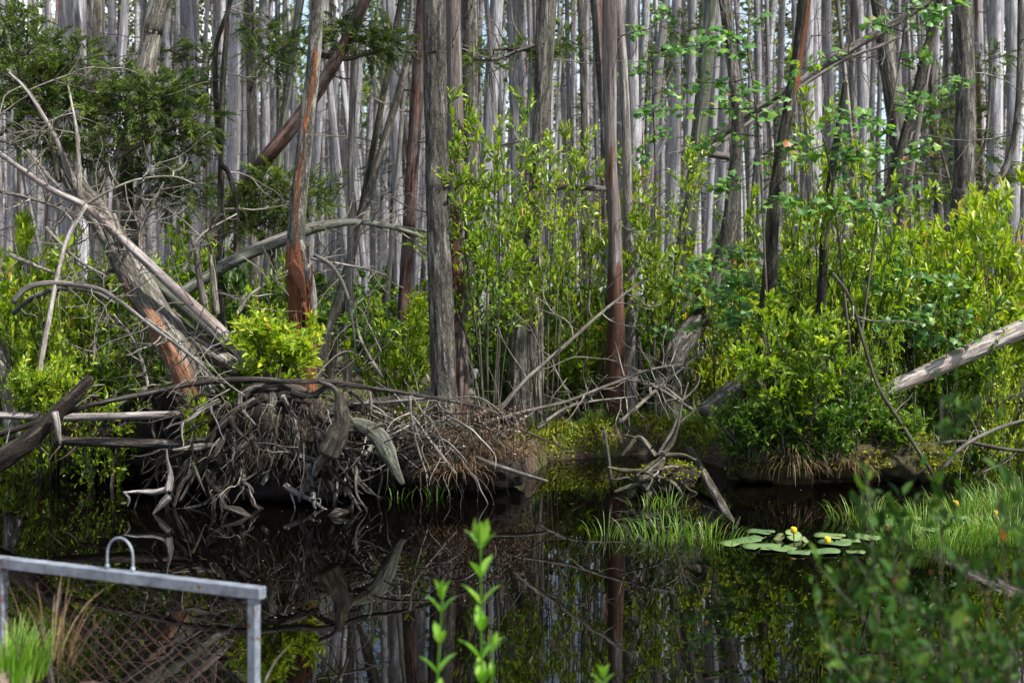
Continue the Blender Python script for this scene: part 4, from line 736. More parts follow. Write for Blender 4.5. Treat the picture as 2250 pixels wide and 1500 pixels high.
for i, (pa, lb) in enumerate([([(560, 900, 12.9), (600, 780, 12.9), (700, 690, 13)], 'grey twiggy branch leaning right behind the bright bush on the roots'), ([(330, 860, 12.3), (300, 760, 12.4), (250, 690, 12.5)], 'tangle of bare twigs in front of the orange-scarred trunk'), ([(240, 880, 12.6), (300, 800, 12.6), (330, 720, 12.6)], 'bare twig tangle left of the orange scar'),
    ([(1180, 940, 13), (1260, 890, 13.2), (1400, 870, 13.4)], 'low bare branch lying on the mossy cove'), ([(1360, 930, 13.2), (1450, 850, 13.4), (1560, 760, 13.6)], 'bare branch rising right over the driftwood stump'), ([(1520, 900, 13), (1440, 850, 13), (1360, 830, 13)], 'bare branch reaching left over the driftwood stump'), ([(60, 330, 13), (140, 420, 12.9), (240, 470, 12.8)], 'grey twig tangle over the crown of the thick fallen trunk'), ([(0, 420, 12.9), (80, 440, 12.8), (160, 470, 12.8)], 'low grey twig tangle from the left edge under the long pale pole'), ([(300, 520, 12.6), (340, 440, 12.7), (360, 400, 12.8)], 'bare upright twigs above the crossing of pale pole and grey-green trunk'), ([(400, 600, 13), (440, 520, 13.1), (520, 470, 13.2)], 'bare twigs rising behind the twin crooked sticks'), ([(520, 690, 12.7), (560, 640, 12.8), (640, 600, 12.9)], 'grey twigs spreading behind the bright bush toward the split trunk'),
    ([(20, 560, 12.7), (120, 600, 12.6), (245, 640, 12.6)], 'bare grey branch crossing behind the white leaning pole'), ([(100, 500, 12.6), (170, 570, 12.5), (245, 612, 12.5)], 'curved bare branch running from the white pole to the orange scar'), ([(205, 800, 12.5), (215, 690, 12.6), (240, 560, 12.7)], 'upright weathered stick left of the orange scar'),
    ([(250, 470, 12.8), (290, 590, 12.7), (300, 620, 12.7)], 'bare twigs bristling from the top of the thick fallen trunk'), ([(320, 700, 12.3), (400, 760, 12.2), (490, 870, 12)], 'pale thin branch lying down across the orange scar'), ([(800, 1000, 11.6), (850, 950, 11.7), (960, 905, 11.8)], 'bare branch leaning over the root bank toward the thick trunk foot'), ([(1000, 1040, 11.6), (940, 960, 11.7), (900, 900, 11.8)], 'bare lichen-grey twigs spread in front of the root bank'), ([(1110, 960, 12), (1040, 930, 12), (960, 950, 12)], 'thin bare branch on the straw bank beside the thick trunk foot'),
    ([(840, 830, 13.8), (790, 740, 13.8), (780, 660, 13.8)], 'bare upright twig tangle in the gap left of the thick trunk')]):
    log('dead_limb', lb, pa, [9, 7, 3], M['twig'], None, 'dead branch', 8, .16, None, .06, 16, (.2, .6), 80+i, lev=2)
log('dead_stick', 'straight stick sliding from the straw bank into the open water', [(1035, 1000, 11.9), (1090, 1022, 11.7), (1150, 1042, 11.5), (1203, 1057, 11.4)], [10, 10, 9, 6], M['twig'], None, 'stick', 9, .14)
log('dead_stick', 'dark upright stick standing in the water left of the driftwood', [(1345, 1075, 12.2), (1338, 1010, 12.2), (1328, 945, 12.2)], [9, 8, 6], M['stem'], None, 'stick', 8, .16)
log('sunken_log', 'half-sunken brown log pointing at the camera right of the driftwood', [(1515, 990, 13.2), (1548, 1046, 12.3), (1585, 1110, 11.4), (1618, 1164, 10.6)], [20, 22, 22, 14], M['root'], None, 'log', 18, .2)

# ---------------------------------------------------------------- the upturned root plate
R = np.random.default_rng(42)
RC = P(600, 890, 11.75)
th = thing('upturned_roots', 'great upturned plate of tangled grey roots and hanging fibres above the dark water', 'root plate', (RC[0], RC[1], 0))
def lump(c, s, seed, n=40, amp=.5, f=2.2):           # a rough lump: sphere pushed in and out by noise
    u = np.linspace(0, 2*pi, n, endpoint=False); v = np.linspace(0, pi, n//2); U, V = np.meshgrid(u, v)
    d = np.stack([np.cos(U)*np.sin(V), np.sin(U)*np.sin(V), np.cos(V)], -1).reshape(-1, 3)
    q = d*(1+amp*2*(fbm(d*f+seed*5.1, 4, seed)-.5))[:, None]*np.array(s)+np.array(c)
    a = np.arange(n//2-1)[:, None]*n; j = np.arange(n)[None]; j2 = (j+1) % n
    return q, np.stack([a+j, a+n+j, a+n+j2, a+j2], -1).reshape(-1, 4)
m = MB()
for (x, y, d, sx_, sy_, sz_, k) in [(600, 960, 11.75, .4, .26, .42, 1), (700, 990, 11.85, .38, .26, .36, 2), (510, 1020, 11.7, .3, .22, .27, 3), (640, 1060, 11.85, .48, .28, .22, 4)]:
    v, f = lump(P(x, y, d), (sx_, sy_, sz_), k); m.add(v, [f])
obj('soil_mass', m, M['soil'], th)
big = [([(600, 850), (598, 900), (596, 960), (590, 1030), (580, 1060)], [24, 22, 22, 20, 10], 11.55, 'green'),
       ([(590, 870), (540, 895), (500, 930), (470, 960), (415, 965)], [18, 16, 14, 12, 8], 11.45, 'root'),
       ([(560, 880), (510, 910), (470, 955), (440, 1010), (400, 1060), (385, 1110)], [18, 18, 17, 15, 12, 8], 11.4, 'root'),
       ([(500, 950), (470, 1000), (430, 1040), (395, 1100)], [13, 12, 10, 6], 11.35, 'root'),
       ([(560, 960), (520, 1000), (490, 1060), (450, 1105), (390, 1120)], [15, 14, 12, 10, 5], 11.35, 'root'),
       ([(640, 860), (680, 870), (720, 850), (760, 845)], [16, 14, 12, 7], 11.5, 'root'),
       ([(620, 870), (640, 920), (655, 970), (662, 1020), (700, 1040)], [13, 12, 10, 9, 5], 11.45, 'dead'),
       ([(690, 940), (715, 985), (720, 1020), (700, 1035)], [16, 14, 12, 6], 11.5, 'dead'),
       ([(480, 890), (455, 880), (430, 905), (440, 940)], [14, 12, 10, 6], 11.5, 'root'),
       ([(660, 1000), (700, 1015), (735, 1035), (745, 1010)], [12, 11, 9, 5], 11.4, 'dead'),
       ([(545, 1080), (560, 1110), (600, 1130), (650, 1128)], [11, 11, 9, 5], 11.3, 'root'),
       ([(530, 870), (560, 855), (600, 850), (640, 850), (700, 870)], [18, 20, 22, 20, 14], 11.6, 'root'),
       ([(420, 960), (440, 990), (420, 1030), (395, 1060)], [13, 12, 11, 6], 11.6, 'root'),
       ([(380, 985), (400, 1020), (385, 1070), (360, 1115)], [11, 12, 10, 6], 11.45, 'root')]
for k, (pa, wp, d, mt) in enumerate(big):
    m = MB(); p = px(pa, d); p[:, 1] += R.normal(0, .05, len(p)); tube(m, p, np.array(wp)*d/F/2*.85, 18, .75, 3.5, 7, k, None, .02); obj('root', m, M[mt], th)
for k in range(74):                                   # thinner curling roots, each a part
    s0 = P(R.uniform(400, 770), R.uniform(860, 1070), R.uniform(11.4, 11.8)); dr = norm(norm(s0-RC)+np.array([R.normal(0, .6), -.3, R.normal(-.2, .6)]))
    m = MB(); p = wig(s0, dr, R.uniform(.2, .85), 7, .24, -.06, R); p[:, 2] = np.maximum(p[:, 2], -.05); r_ = R.uniform(.007, .026)
    tube(m, p, [r_, r_*.7, r_*.15], 9, .5, 2.5, 7, k, None, .03, True, None if k % 3 else (1, .5, 1))
    for _ in range(3):
        a = p[int(R.integers(1, 6))]; q = wig(a, norm(p[-1]-p[0])+R.normal(0, .7, 3), R.uniform(.1, .35), 5, .25, -.05, R); tube(m, q, [r_*.5, r_*.1], 6, .4, 2, 7, k, None, .04); obj('root', m, M['dead' if k % 4 == 0 else 'root'], th)
m = MB()
for k in range(420):                                  # the hanging fibres
    s0 = P(R.uniform(490, 740), R.uniform(870, 1000), R.uniform(11.35, 11.75)); p = wig(s0, (R.normal(0, .4), -.25, -.8), R.uniform(.1, .32), 5, .25, -.25, R); p[:, 2] = np.maximum(p[:, 2], -.03)
    tube(m, p, [R.uniform(.003, .006), .0015], 3, step=.05, seed=k % 30)
obj('root_fibres', m, M['hair'], th)['kind'] = 'stuff'

for k in range(12):                                   # splintered slabs of root wood
    m = MB(); x, y = R.uniform(400, 770), R.uniform(860, 1080); a = R.normal(0, .7)+(x-600)/260; ln = R.uniform(60, 150)
    p = px([(x, y, 11.4+R.uniform(-.1, .2)), (x+sin(a)*ln*.5, y+cos(a)*ln*.5, 11.35+R.uniform(-.1, .15)), (x+sin(a+R.normal(0, .3))*ln, min(y+cos(a)*ln, 1125), 11.3+R.uniform(-.1, .15))]); w_ = R.uniform(.025, .06)
    tube(m, p, [w_*.5, w_*.6, w_*.45, w_*.12], 18, .9, 2.6, 5, k, None, .025, True, (1, .35, 1)); obj('root', m, M[('root', 'dead', 'root', 'rootm')[k % 4]], th)
for k in range(14):                                   # fine bare rootlets standing off the mass
    m = MB(); s0 = P(R.uniform(380, 770), R.uniform(850, 1080), 11.4); twigs(m, s0, norm(norm(s0-RC)+np.array([R.normal(0, .5), -.4, R.normal(0, .5)])), R.uniform(.35, .7), .008, R, 2, .25, -.05, 5, 7); obj('rootlets', m, M[('root', 'twig')[k % 2]], th)
th = thing('stump', 'twisted grey stump with a slanting board-like root between upturned roots and straw bank', 'stump', P(740, 1060, 11.6)*np.array([1, 1, 0]))
for nm, pa, wp, fl, mt, k in [('trunk', [(722, 1000), (738, 965), (752, 930), (748, 890), (742, 858)], [46, 44, 34, 24, 10], None, 'rootm', 1), ('root', [(750, 935), (790, 932), (830, 955), (850, 990), (885, 1062)], [30, 26, 30, 30, 10], (1, .45, 1), 'green', 2), ('root', [(745, 900), (800, 945), (840, 930)], [14, 16, 10], None, 'root', 3), ('root', [(730, 990), (700, 1020), (690, 1045)], [22, 18, 8], None, 'rootm', 4), ('root', [(745, 870), (730, 850), (700, 838)], [14, 10, 6], None, 'root', 5)]:
    m = MB(); p = px(pa, 11.2); tube(m, p, np.array(wp)*11.2/F/2*1.15, 18, .42, 3, 4, k, None, .03, True, fl); obj(nm, m, M[mt], th)
th = thing('root_bank', 'low bank of woven roots and litter under the thick rough trunk', 'root mass', P(880, 1060, 12)*np.array([1, 1, 0]))
m = MB()
for (x, y, d, a, b_, c, k) in [(850, 1000, 12.2, .5, .35, .28, 5), (960, 1015, 12.3, .5, .35, .26, 6), (1060, 1025, 12.4, .4, .35, .22, 7), (780, 1020, 12.2, .35, .3, .25, 8)]:
    v, f = lump(P(x, y, d), (a, b_, c), k, 44, .35, 3); m.add(v, [f])
obj('soil_mass', m, M['soil'], th)
for k in range(46):
    s0 = P(R.uniform(770, 1080), R.uniform(905, 1000), R.uniform(11.75, 12.05)); m = MB(); p = wig(s0, (R.normal(0, 1), -.3, R.normal(-.15, .3)), R.uniform(.3, .9), 7, .22, -.08, R); p[:, 2] = np.maximum(p[:, 2], -.04); r_ = R.uniform(.004, .013)
    tube(m, p, [r_, r_*.8, r_*.25], 7, .25, 3, 8, k, None, .04); obj('root', m, M[('root', 'dead', 'root', 'stem')[k % 4]], th)
m = MB(); n = 1800; bx = R.uniform(750, 1160, n); by = R.uniform(890, 1010, n); pos = np.array([P(a, b_, R.uniform(11.7, 12.15)) for a, b_ in zip(bx, by)])
leaves(m, pos, rvec(n, R), rvec(n, R), R.uniform(.02, .045, n), R.uniform(.012, .025, n), np.clip(R.normal(.45, .3, n), 0, 1), OVAL); obj('leaf_litter', m, M['litter'], th, False)['kind'] = 'stuff'
m = MB()
for k in range(110):
    s0 = P(R.uniform(760, 1130), R.uniform(930, 1040), R.uniform(11.7, 12)); p = wig(s0, (R.normal(0, .6), -.4, -.6), R.uniform(.12, .4), 5, .3, -.22, R); p[:, 2] = np.maximum(p[:, 2], -.03); tube(m, p, [R.uniform(.002, .004), .001], 3, step=.06)
obj('root_fibres', m, M['hair'], th)['kind'] = 'stuff'
for k, (pa, lb) in enumerate([([(900, 870), (905, 930), (920, 990), (940, 1050)], 'thin lichen-grey branch hanging down left of the thick trunk foot'), ([(812, 860), (815, 900), (808, 960)], 'short dead branch hanging from the bridging branch over the stump')]):
    log('dead_limb', lb, [(a, b, 11.55) for a, b in pa], [7, 6, 3], M['twig'], None, 'dead branch', 8, .16, None, .05, 9, (.25, .6), 60+k, tgrav=-.1)

th = thing('dark_root_mass', 'black tangle of roots and bark plates behind the two level logs at left', 'root mass', P(300, 950, 12.7)*np.array([1, 1, 0]))
m = MB()
for (x, y, d, a, b_, c, k) in [(250, 960, 12.9, .45, .35, .3, 21), (380, 940, 12.8, .5, .35, .38, 22), (460, 1000, 12.5, .4, .3, .25, 23)]:
    v, f = lump(P(x, y, d), (a, b_, c), k, 44, .45, 3); m.add(v, [f])
obj('soil_mass', m, M['soil'], th)
for k in range(30):
    s0 = P(R.uniform(180, 470), R.uniform(850, 980), R.uniform(12.2, 12.6)); m = MB(); p = wig(s0, (R.normal(0, .8), -.3, R.normal(-.3, .4)), R.uniform(.3, .8), 7, .22, -.1, R); p[:, 2] = np.maximum(p[:, 2], -.04); r_ = R.uniform(.006, .022)
    tube(m, p, [r_, r_*.8, r_*.2], 8, .5, 2.5, 7, k, None, .04, True, (1, .5, 1) if k % 4 == 0 else None); obj('root', m, M[('rotten', 'root', 'barkred', 'stem')[k % 4]], th)
# driftwood in the water
def driftwood(label, parts, d, mat, name='driftwood'):
    p0 = px(parts[0][0], d); th = thing(name, label, 'driftwood', (p0[0][0], d, 0))
    for k, (pa, wp) in enumerate(parts):
        m = MB(); tube(m, px(pa, d), np.array(wp)*d/F/2*.85, 18, .7, 3.5, 8, k+len(label), None, .02); obj('trunk' if k == 0 else 'limb', m, mat, th)
    return th
driftwood('pale driftwood with an upright spike floating left of the upturned roots', [([(272, 1082), (300, 1080), (340, 1080), (372, 1072)], [6, 9, 13, 17]), ([(370, 1078), (374, 1040), (368, 1010), (366, 986)], [20, 13, 8, 3]), ([(276, 1084), (284, 1096), (280, 1112)], [10, 8, 4]), ([(372, 1090), (355, 1108), (335, 1130)], [20, 16, 5])], 11.1, M['dead'])
driftwood('mossy driftwood stump with bleached limbs standing in the open water', [([(1400, 1050), (1425, 1040), (1446, 1022), (1460, 1004)], [26, 40, 32, 12]), ([(1425, 1035), (1380, 1034), (1336, 1026)], [16, 12, 5]), ([(1420, 1060), (1390, 1066), (1350, 1080)], [16, 13, 6]), ([(1415, 1060), (1424, 1080), (1430, 1098)], [24, 16, 6]), ([(1440, 1045), (1480, 1062), (1510, 1102)], [12, 10, 4]), ([(1440, 1000), (1405, 960), (1380, 985), (1366, 1002)], [13, 11, 9, 5]), ([(1450, 1010), (1482, 960), (1500, 882)], [11, 9, 6]), ([(1455, 1000), (1500, 1000), (1530, 1010)], [12, 9, 5]), ([(1400, 962), (1370, 955)], [8, 4])], 12, M['rootm'])
driftwood('small bleached twig forks leaning on the bank behind the driftwood stump', [([(1445, 1000), (1480, 940), (1500, 880), (1512, 840)], [8, 7, 5, 3]), ([(1500, 880), (1460, 850), (1440, 845)], [5, 4, 2]), ([(1480, 940), (1530, 900), (1560, 890)], [5, 4, 2]), ([(1500, 880), (1530, 850), (1540, 820)], [5, 4, 2])], 12.4, M['twig'])
driftwood('tiny white splinter floating at the tip of the half-sunken log', [([(1615, 1165), (1620, 1150), (1626, 1135)], [5, 7, 3]), ([(1612, 1160), (1600, 1172)], [5, 3])], 10.5, M['dead'])
driftwood('dark wedge of wood floating under the upturned roots', [([(722, 1140), (740, 1128), (765, 1124)], [14, 26, 8])], 11.0, M['root'])
driftwood('broken brown slab floating at the base of the upturned roots', [([(490, 1112), (520, 1122), (552, 1136)], [8, 22, 10])], 11.0, M['root'])

th = thing('peat_mound', 'small dark rooty mound with moss under the driftwood stump', 'mound', P(1450, 1060, 12.15)*np.array([1, 1, 0])); m = MB(); mo = MB()
for (x, y, d, a, b_, c, k) in [(1440, 1058, 12.15, .2, .16, .13, 31), (1490, 1050, 12.35, .2, .18, .12, 32)]:
    v, f = lump(P(x, y, d), (a, b_, c), k, 40, .5, 3); m.add(v, [f]); v = v[v[:, 2] > P(0, y, d)[2]]; i = R.integers(0, len(v), 700); leaves(mo, v[i]+R.normal(0, .02, (700, 3)), np.array([0, 0, .7])+rvec(700, R), rvec(700, R), R.uniform(.015, .035, 700), .016, R.uniform(.1, .9, 700), RHOMB)
obj('soil_mass', m, M['soil'], th); obj('moss', mo, M['moss'], th, False)
for k in range(16):
    m = MB(); s0 = P(R.uniform(1400, 1520), R.uniform(1010, 1060), 12.05); tube(m, wig(s0, (R.normal(0, 1), -.4, R.normal(-.1, .4)), R.uniform(.15, .45), 6, .28, -.08, R), [.012, .008, .002], 7, .5, 3, 7, k, None, .03); obj('root', m, M[('root', 'dead', 'rootm')[k % 3]], th)

# ---------------------------------------------------------------- mossy island, tussocks, grass, ground cover
th = thing('mossy_hummock', 'mossy hummock with an undercut edge forming the front of the island', 'hummock', (3.1, 12.5, 0))
m = MB(); mo = MB()
for (x, y, d, a, b_, c, k) in [(1720, 1010, 12.75, .45, .35, .26, 11), (1850, 1000, 12.75, .5, .35, .26, 12), (1960, 1005, 12.7, .42, .3, .22, 13), (2030, 1020, 12.75, .28, .25, .17, 14), (1650, 1020, 12.9, .25, .3, .2, 15)]:
    v, f = lump(P(x, y, d), (a, b_, c), k, 48, .4, 2.6); m.add(v, [f])
    n = 11000; i = R.integers(0, len(v), n); q = v[i]+R.normal(0, .03, (n, 3)); ctr = P(x, y, d); nr = norm((q-ctr)/np.array([a, b_, c])**2)
    keep = (nr[:, 2] > -.25) & (fbm(q*5, 3, 6) > (.4 if x > 1780 else .55)); q, nr = q[keep], nr[keep]; n = len(q)
    leaves(mo, q, nr+R.normal(0, .6, (n, 3)), rvec(n, R), R.uniform(.018, .04, n), .02, np.clip(fbm(q*7, 3, 8)*1.5-.3+R.normal(0, .12, n), 0, 1), RHOMB)
obj('soil_mass', m, M['mosssoil'], th); obj('moss', mo, M['moss'], th, False)
def tussock(label, x, y, d, n, ln, mat, wdt=.006, rad=.12, lean=.9, droop=1.2, name='sedge_tussock', cat='tussock', z=None, group=None, k=4):
    c = P(x, y, d); 
    if z is not None: c[2] = z
    m = MB(); q = R.uniform(0, 6.28, n); r_ = rad*np.sqrt(R.uniform(0, 1, n)); b = np.stack([c[0]+np.cos(q)*r_, c[1]+np.sin(q)*r_, np.full(n, c[2])], -1)
    blades(m, b, ln, wdt, R, lean, droop, k, None, q); return setp(obj(name, m, M[mat], None, False, c), label, cat, group)
tussock('drooping brown sedge tussock hanging over the front of the island', 1740, 1015, 12.45, 420, .42, 'straw', .006, .1, 1.3, 1.5)
tussock('smaller straw tussock in the middle of the island edge', 1860, 1025, 12.45, 220, .3, 'straw', .006, .12, 1.4, 1.4)
tussock('green sedge tuft growing out of the brown island tussock', 1760, 1000, 12.5, 120, .4, 'grass', .006, .1, 1.1, 1.2)
tussock('reddish straw tangle spilling down the bank right of the thick trunk', 1060, 985, 12.05, 260, .36, 'straw', .004, .22, 1.5, 1.3)
tussock('second reddish straw tangle at the corner of the cove', 1130, 1000, 12.2, 260, .33, 'straw', .004, .2, 1.5, 1.3)
tussock('straw tangle below the roots where the stick enters the water', 1000, 1030, 11.8, 260, .3, 'straw', .004, .2, 1.5, 1.2)
WG = [(1335, 1180, 40, .22, 'sparse grass tuft in open water left of the driftwood reflection'), (1450, 1182, 130, .24, 'grass clump in the water below the driftwood stump'), (1505, 1178, 120, .26, 'grass clump in the water just left of the half-sunken log'), (1560, 1188, 110, .2, 'grass clump beside the tip of the half-sunken log'), (1425, 1115, 46, .2, 'bright grass tuft at the foot of the driftwood stump'), (1470, 1110, 40, .22, 'grass tuft right of the driftwood stump foot'),
      (1905, 1140, 110, .26, 'tall grass clump behind the lily pads'), (1945, 1150, 120, .22, 'grass clump behind the rightmost lily pads'), (1990, 1185, 130, .2, 'low grass clump right of the lily pads'), (2150, 1180, 420, .24, 'thick grass clump by the right edge of the water'), (2230, 1185, 420, .28, 'thick grass clump cut by the right edge'), (2080, 1200, 300, .2, 'grass clump behind the blurred shrub'), (2030, 1150, 220, .24, 'grass stand just behind the half-hidden lily pad'), (2120, 1130, 240, .26, 'grass stand under the tall yellow flower'), (2200, 1120, 260, .28, 'grass stand behind the orange bud at the right edge'), (2255, 1100, 200, .3, 'grass stand farthest back at the right edge of the water'), (870, 1100, 24, .16, 'few thin grass blades under the hanging roots'), (960, 1095, 30, .2, 'thin grass tuft below the straw tangle')]
for (x, y, n, ln, lb) in WG: tussock(lb, x, y, wd(y), int(n*.55), ln*.8, 'grass', .006, .3 if n > 60 else .14, .5, .6, 'water_grass', 'grass clump', 0.0)
m = MB()                                              # bank grass
def scat(n, x0, x1, y0, y1, zmin=.03):
    x = R.uniform(x0, x1, n); y = R.uniform(y0, y1, n); z = height(x, y); k = z > zmin; return np.stack([x, y, z], -1)[k]
for (n, a, b_, c, d_, ln) in [(3000, .15, 2.1, 13.9, 15.8, .24), (2600, 3.6, 7.5, 13.0, 17, .34), (900, 1.5, 2.6, 12.6, 14.5, .28), (700, 2.0, 4.2, 12.6, 14, .2), (900, -1.9, .3, 12.9, 15.5, .3), (1200, -6, -1, 14, 19, .3), (1600, 0, 6, 15, 20, .3)]:
    p = scat(n, a, b_, c, d_); cl = fbm(p*np.array([2, 2, 0]), 3, 4) > .47; p = p[cl]; blades(m, p, ln, .007, R, .5, .8, 4)
setp(obj('grass', m, M['grass'], None, False), 'green sedge and grass growing along the far bank', 'grass', None, 'stuff')
m = MB(); p = scat(22000, -14, 15, 12.6, 30); p[:, 2] += R.uniform(.03, .3, len(p)); k = fbm(p*np.array([1.2, 1.2, 0]), 3, 9) > .4; p = p[k]; n = len(p)
leaves(m, p, rvec(n, R)*np.array([1, 1, .5]), np.array([0, 0, 1])+R.normal(0, .4, (n, 3)), R.uniform(.03, .08, n), R.uniform(.02, .04, n), np.clip(R.normal(.4, .22, n), 0, .95), RHOMB)
setp(obj('ground_cover', m, M['leaf'], None, False), 'low leafy herbs covering the swamp floor', 'ground cover', None, 'stuff')
m = MB(); p = scat(14000, .1, 2.1, 13.6, 15.3, .02); n = len(p); k = fbm(p*np.array([3, 3, 0]), 3, 21) > .45; p = p[k]; n = len(p); p[:, 2] += R.uniform(0, .05, n)
leaves(m, p, np.array([0, 0, .7])+rvec(n, R), rvec(n, R), R.uniform(.03, .06, n), .025, np.clip(R.normal(.62, .25, n), 0, 1), RHOMB)
setp(obj('moss', m, M['moss'], None, False), 'yellow-green moss carpet on the bank of the cove', 'moss', None, 'stuff')
m = MB(); p = scat(5000, -7, 7, 11.8, 22); n = len(p); p[:, 2] += .015
leaves(m, p, rvec(n, R)*np.array([1, 1, .2]), np.array([0, 0, 1])+R.normal(0, .4, (n, 3)), R.uniform(.03, .06, n), R.uniform(.02, .04, n), np.clip(R.normal(.4, .25, n), 0, 1), OVAL)
setp(obj('leaf_litter', m, M['litter'], None, False), 'brown fallen leaves on the far bank', 'leaf litter', None, 'stuff')
m = MB(); n = 300; py = 1010+400*R.uniform(0, 1, n)**1.7; pxx = R.uniform(0, 2250, n); p = np.array([P(a, b_, wd(b_)) for a, b_ in zip(pxx, py)]); p[:, 2] = .002
leaves(m, p, rvec(n, R)*np.array([1, 1, 0]), np.tile([0, 0, 1.], (n, 1)), R.uniform(.008, .022, n), R.uniform(.006, .012, n), R.uniform(.5, 1, n), RHOMB)
setp(obj('floating_debris', m, M['litter'], None, False), 'tiny pale bits floating on the dark water', 'debris', None, 'stuff')

# ---------------------------------------------------------------- water lilies
def pad(label, x, y, wpx, tilt=0.0, az=0.0, lift=.006, lvv=None):
    d = wd(y); r = wpx*d/F/2*1.0; n = 30; R = np.random.default_rng(int(x+y)); a0 = R.uniform(0, 6.28)
    a = np.linspace(.14, 2*pi-.14, n); rr = r*(1+.05*np.sin(a*2)+.03*np.sin(a*5+x)); v = [(0, 0, 0)]
    for k in (.55, 1.0): v += [(np.cos(q+a0)*ri*k*1.08, np.sin(q+a0)*ri*k, (.005*math.sin(q*3+x)*k*k+.002*k)*1.0) for q, ri in zip(a, rr)]
    f3 = [(0, 1+k, 2+k) for k in range(n-1)]; f4 = [(1+k, 1+n+k, 2+n+k, 2+k) for k in range(n-1)]
    m = MB(); m.add(v, [np.array(f3), np.array(f4)], None, np.full(len(v), R.uniform(.25, .8) if lvv is None else lvv))
    b = P(x, y, d); o = obj('lily_pad', m, M['pad'], None, True, (0, 0, 0)); o.location = (b[0], b[1], lift+.004); o.rotation_euler = (tilt, az, 0)
    o.modifiers.new('thick', 'SOLIDIFY').thickness = .0015; return setp(o, label, 'lily pad')
PADS = [(1671, 1170, 56, 'lone oval lily pad farthest back left of the first yellow flower'), (1640, 1189, 62, 'lily pad with a ragged left edge second from the left'), (1604, 1196, 50, 'leftmost lily pad touching the grass'), (1672, 1203, 76, 'large lily pad in the front row left of centre'), (1716, 1206, 66, 'lily pad in the front row below the first yellow flower'), (1755, 1216, 50, 'small round lily pad at the very front under the tilted leaf'),
        (1822, 1179, 62, 'lily pad just behind the second yellow flower'), (1834, 1194, 66, 'lily pad right under the second yellow flower'), (1811, 1213, 64, 'wide lily pad at the front below the second yellow flower'), (1880, 1215, 38, 'smallest lily pad at the front right'), (1868, 1190, 44, 'lily pad with a notch right of the second yellow flower'), (1902, 1182, 64, 'lily pad at the right end near the grass'), (1946, 1150, 72, 'lily pad in grass farther back on the right'), (1990, 1140, 60, 'dull lily pad among the grass blades'), (2085, 1138, 66, 'lily pad behind the blurred shrub top'), (1660, 1184, 40, 'small lily pad tucked between lone oval pad and front row'), (2040, 1165, 50, 'lily pad half hidden by grass and shrub')]
for (x, y, wp, lb) in PADS: pad(lb, x, y, wp)
pad('brown-edged lily leaf tilted up beside the first yellow flower', 1744, 1186, 38, .5, .35, .03, .82)
pad('curled reddish lily leaf standing left of the tilted leaf', 1712, 1185, 24, .45, -.4, .012, .95)
pad('small brown curled lily leaf right of the first yellow flower', 1768, 1190, 18, .45, .4, .012, .95)
def flower(label, x, y, yb, s=.028):
    d = wd(yb); c = P(x, y, d); th = thing('water_lily_flower', label, 'flower', (c[0], d, 0)); m = MB()
    tube(m, [(c[0]+.01, d, -.05), (c[0], d, c[2]*.5), c], [.005, .005], 7, step=.03); obj('stem', m, M['grass'], th); m = MB()
    for k in range(6):
        q = k*pi/3+.3; v, f = lump((0, 0, 0), (s*.62, s*.3, s*.8), k, 14, .06)
        v = v+np.array([0, s*.55, s*.5]); cq, sq = cos(q), sin(q); v = np.stack([v[:, 0]*cq-v[:, 1]*sq, v[:, 0]*sq+v[:, 1]*cq, v[:, 2]], -1)+c; m.add(v, [f], None, R.uniform(0, 1))
    obj('petals', m, M['petal'], th)
flower('yellow globe flower standing up above the tilted lily leaf', 1744, 1168, 1192)
flower('yellow globe flower resting on the lily pads right of the first flower', 1818, 1190, 1196, .03)
flower('yellow globe flower standing tall behind the blurred shrub', 2099, 1110, 1150, .03)
flower('small orange-yellow bud low near the right edge', 2188, 1128, 1140, .02)

# ---------------------------------------------------------------- near bank: gate, pipe, plants
A = P(4, 1222, 5.5); B = P(568, 1282, 5.0); zt = A[2]; B[2] = zt; u = norm(B-A); nrm_ = np.array([-u[1], u[0], 0]); Lg = np.linalg.norm(B-A)
gate = thing('metal_gate', 'low galvanised steel gate with rusty wire mesh and a U-shaped handle beside the water', 'gate', (B[0], B[1], 0))
def bar(m, o_, l0, l1, n0, n1, z0, z1):
    v = [o_+u*a+nrm_*b+np.array([0, 0, c]) for a in (l0, l1) for b in (n0, n1) for c in (z0, z1)]
    m.add(v, [np.array([(0, 1, 3, 2), (4, 6, 7, 5), (0, 4, 5, 1), (2, 3, 7, 6), (0, 2, 6, 4), (1, 5, 7, 3)])])
def bev(o, w_=.004): md = o.modifiers.new('bevel', 'BEVEL'); md.width = w_; md.segments = 2; md.limit_method = 'ANGLE'; return o
O = np.array([A[0], A[1], 0])
m = MB(); bar(m, O, -.03, Lg+.02, -.022, .022, zt-.044, zt); bev(obj('top_rail', m, M['galv'], gate, False))
for l_ in (0.0, Lg-.02):
    m = MB(); bar(m, O, l_-.018, l_+.018, -.018, .018, -.6, zt-.045); bev(obj('post', m, M['galv'], gate, False))
m = MB(); bar(m, O, .025, Lg-.045, -.018, .018, -.02, .02); bev(obj('bottom_rail', m, M['rust'], gate, False))
m = MB(); h0 = .02; ns = 30; rows = 14
for k in range(ns):
    ca = .03+(Lg-.09)*k/(ns-1); ww = (Lg-.09)/(ns-1)*.5; pts = []
    for j in range(rows*2+1):
        pts.append(O+u*(ca+(ww if j % 2 else -ww)*(1 if k % 2 == 0 else -1)*1.0)+nrm_*(.004 if (j+k) % 2 else -.004)+np.array([0, 0, h0+(zt-.048-h0)*j/(rows*2)]))
    pts = np.array(pts)
    for j in range(len(pts)-1): tube(m, pts[j:j+2], [.0022, .0022], 5, step=1, tip=False)
obj('wire_mesh', m, M['rust'], gate)
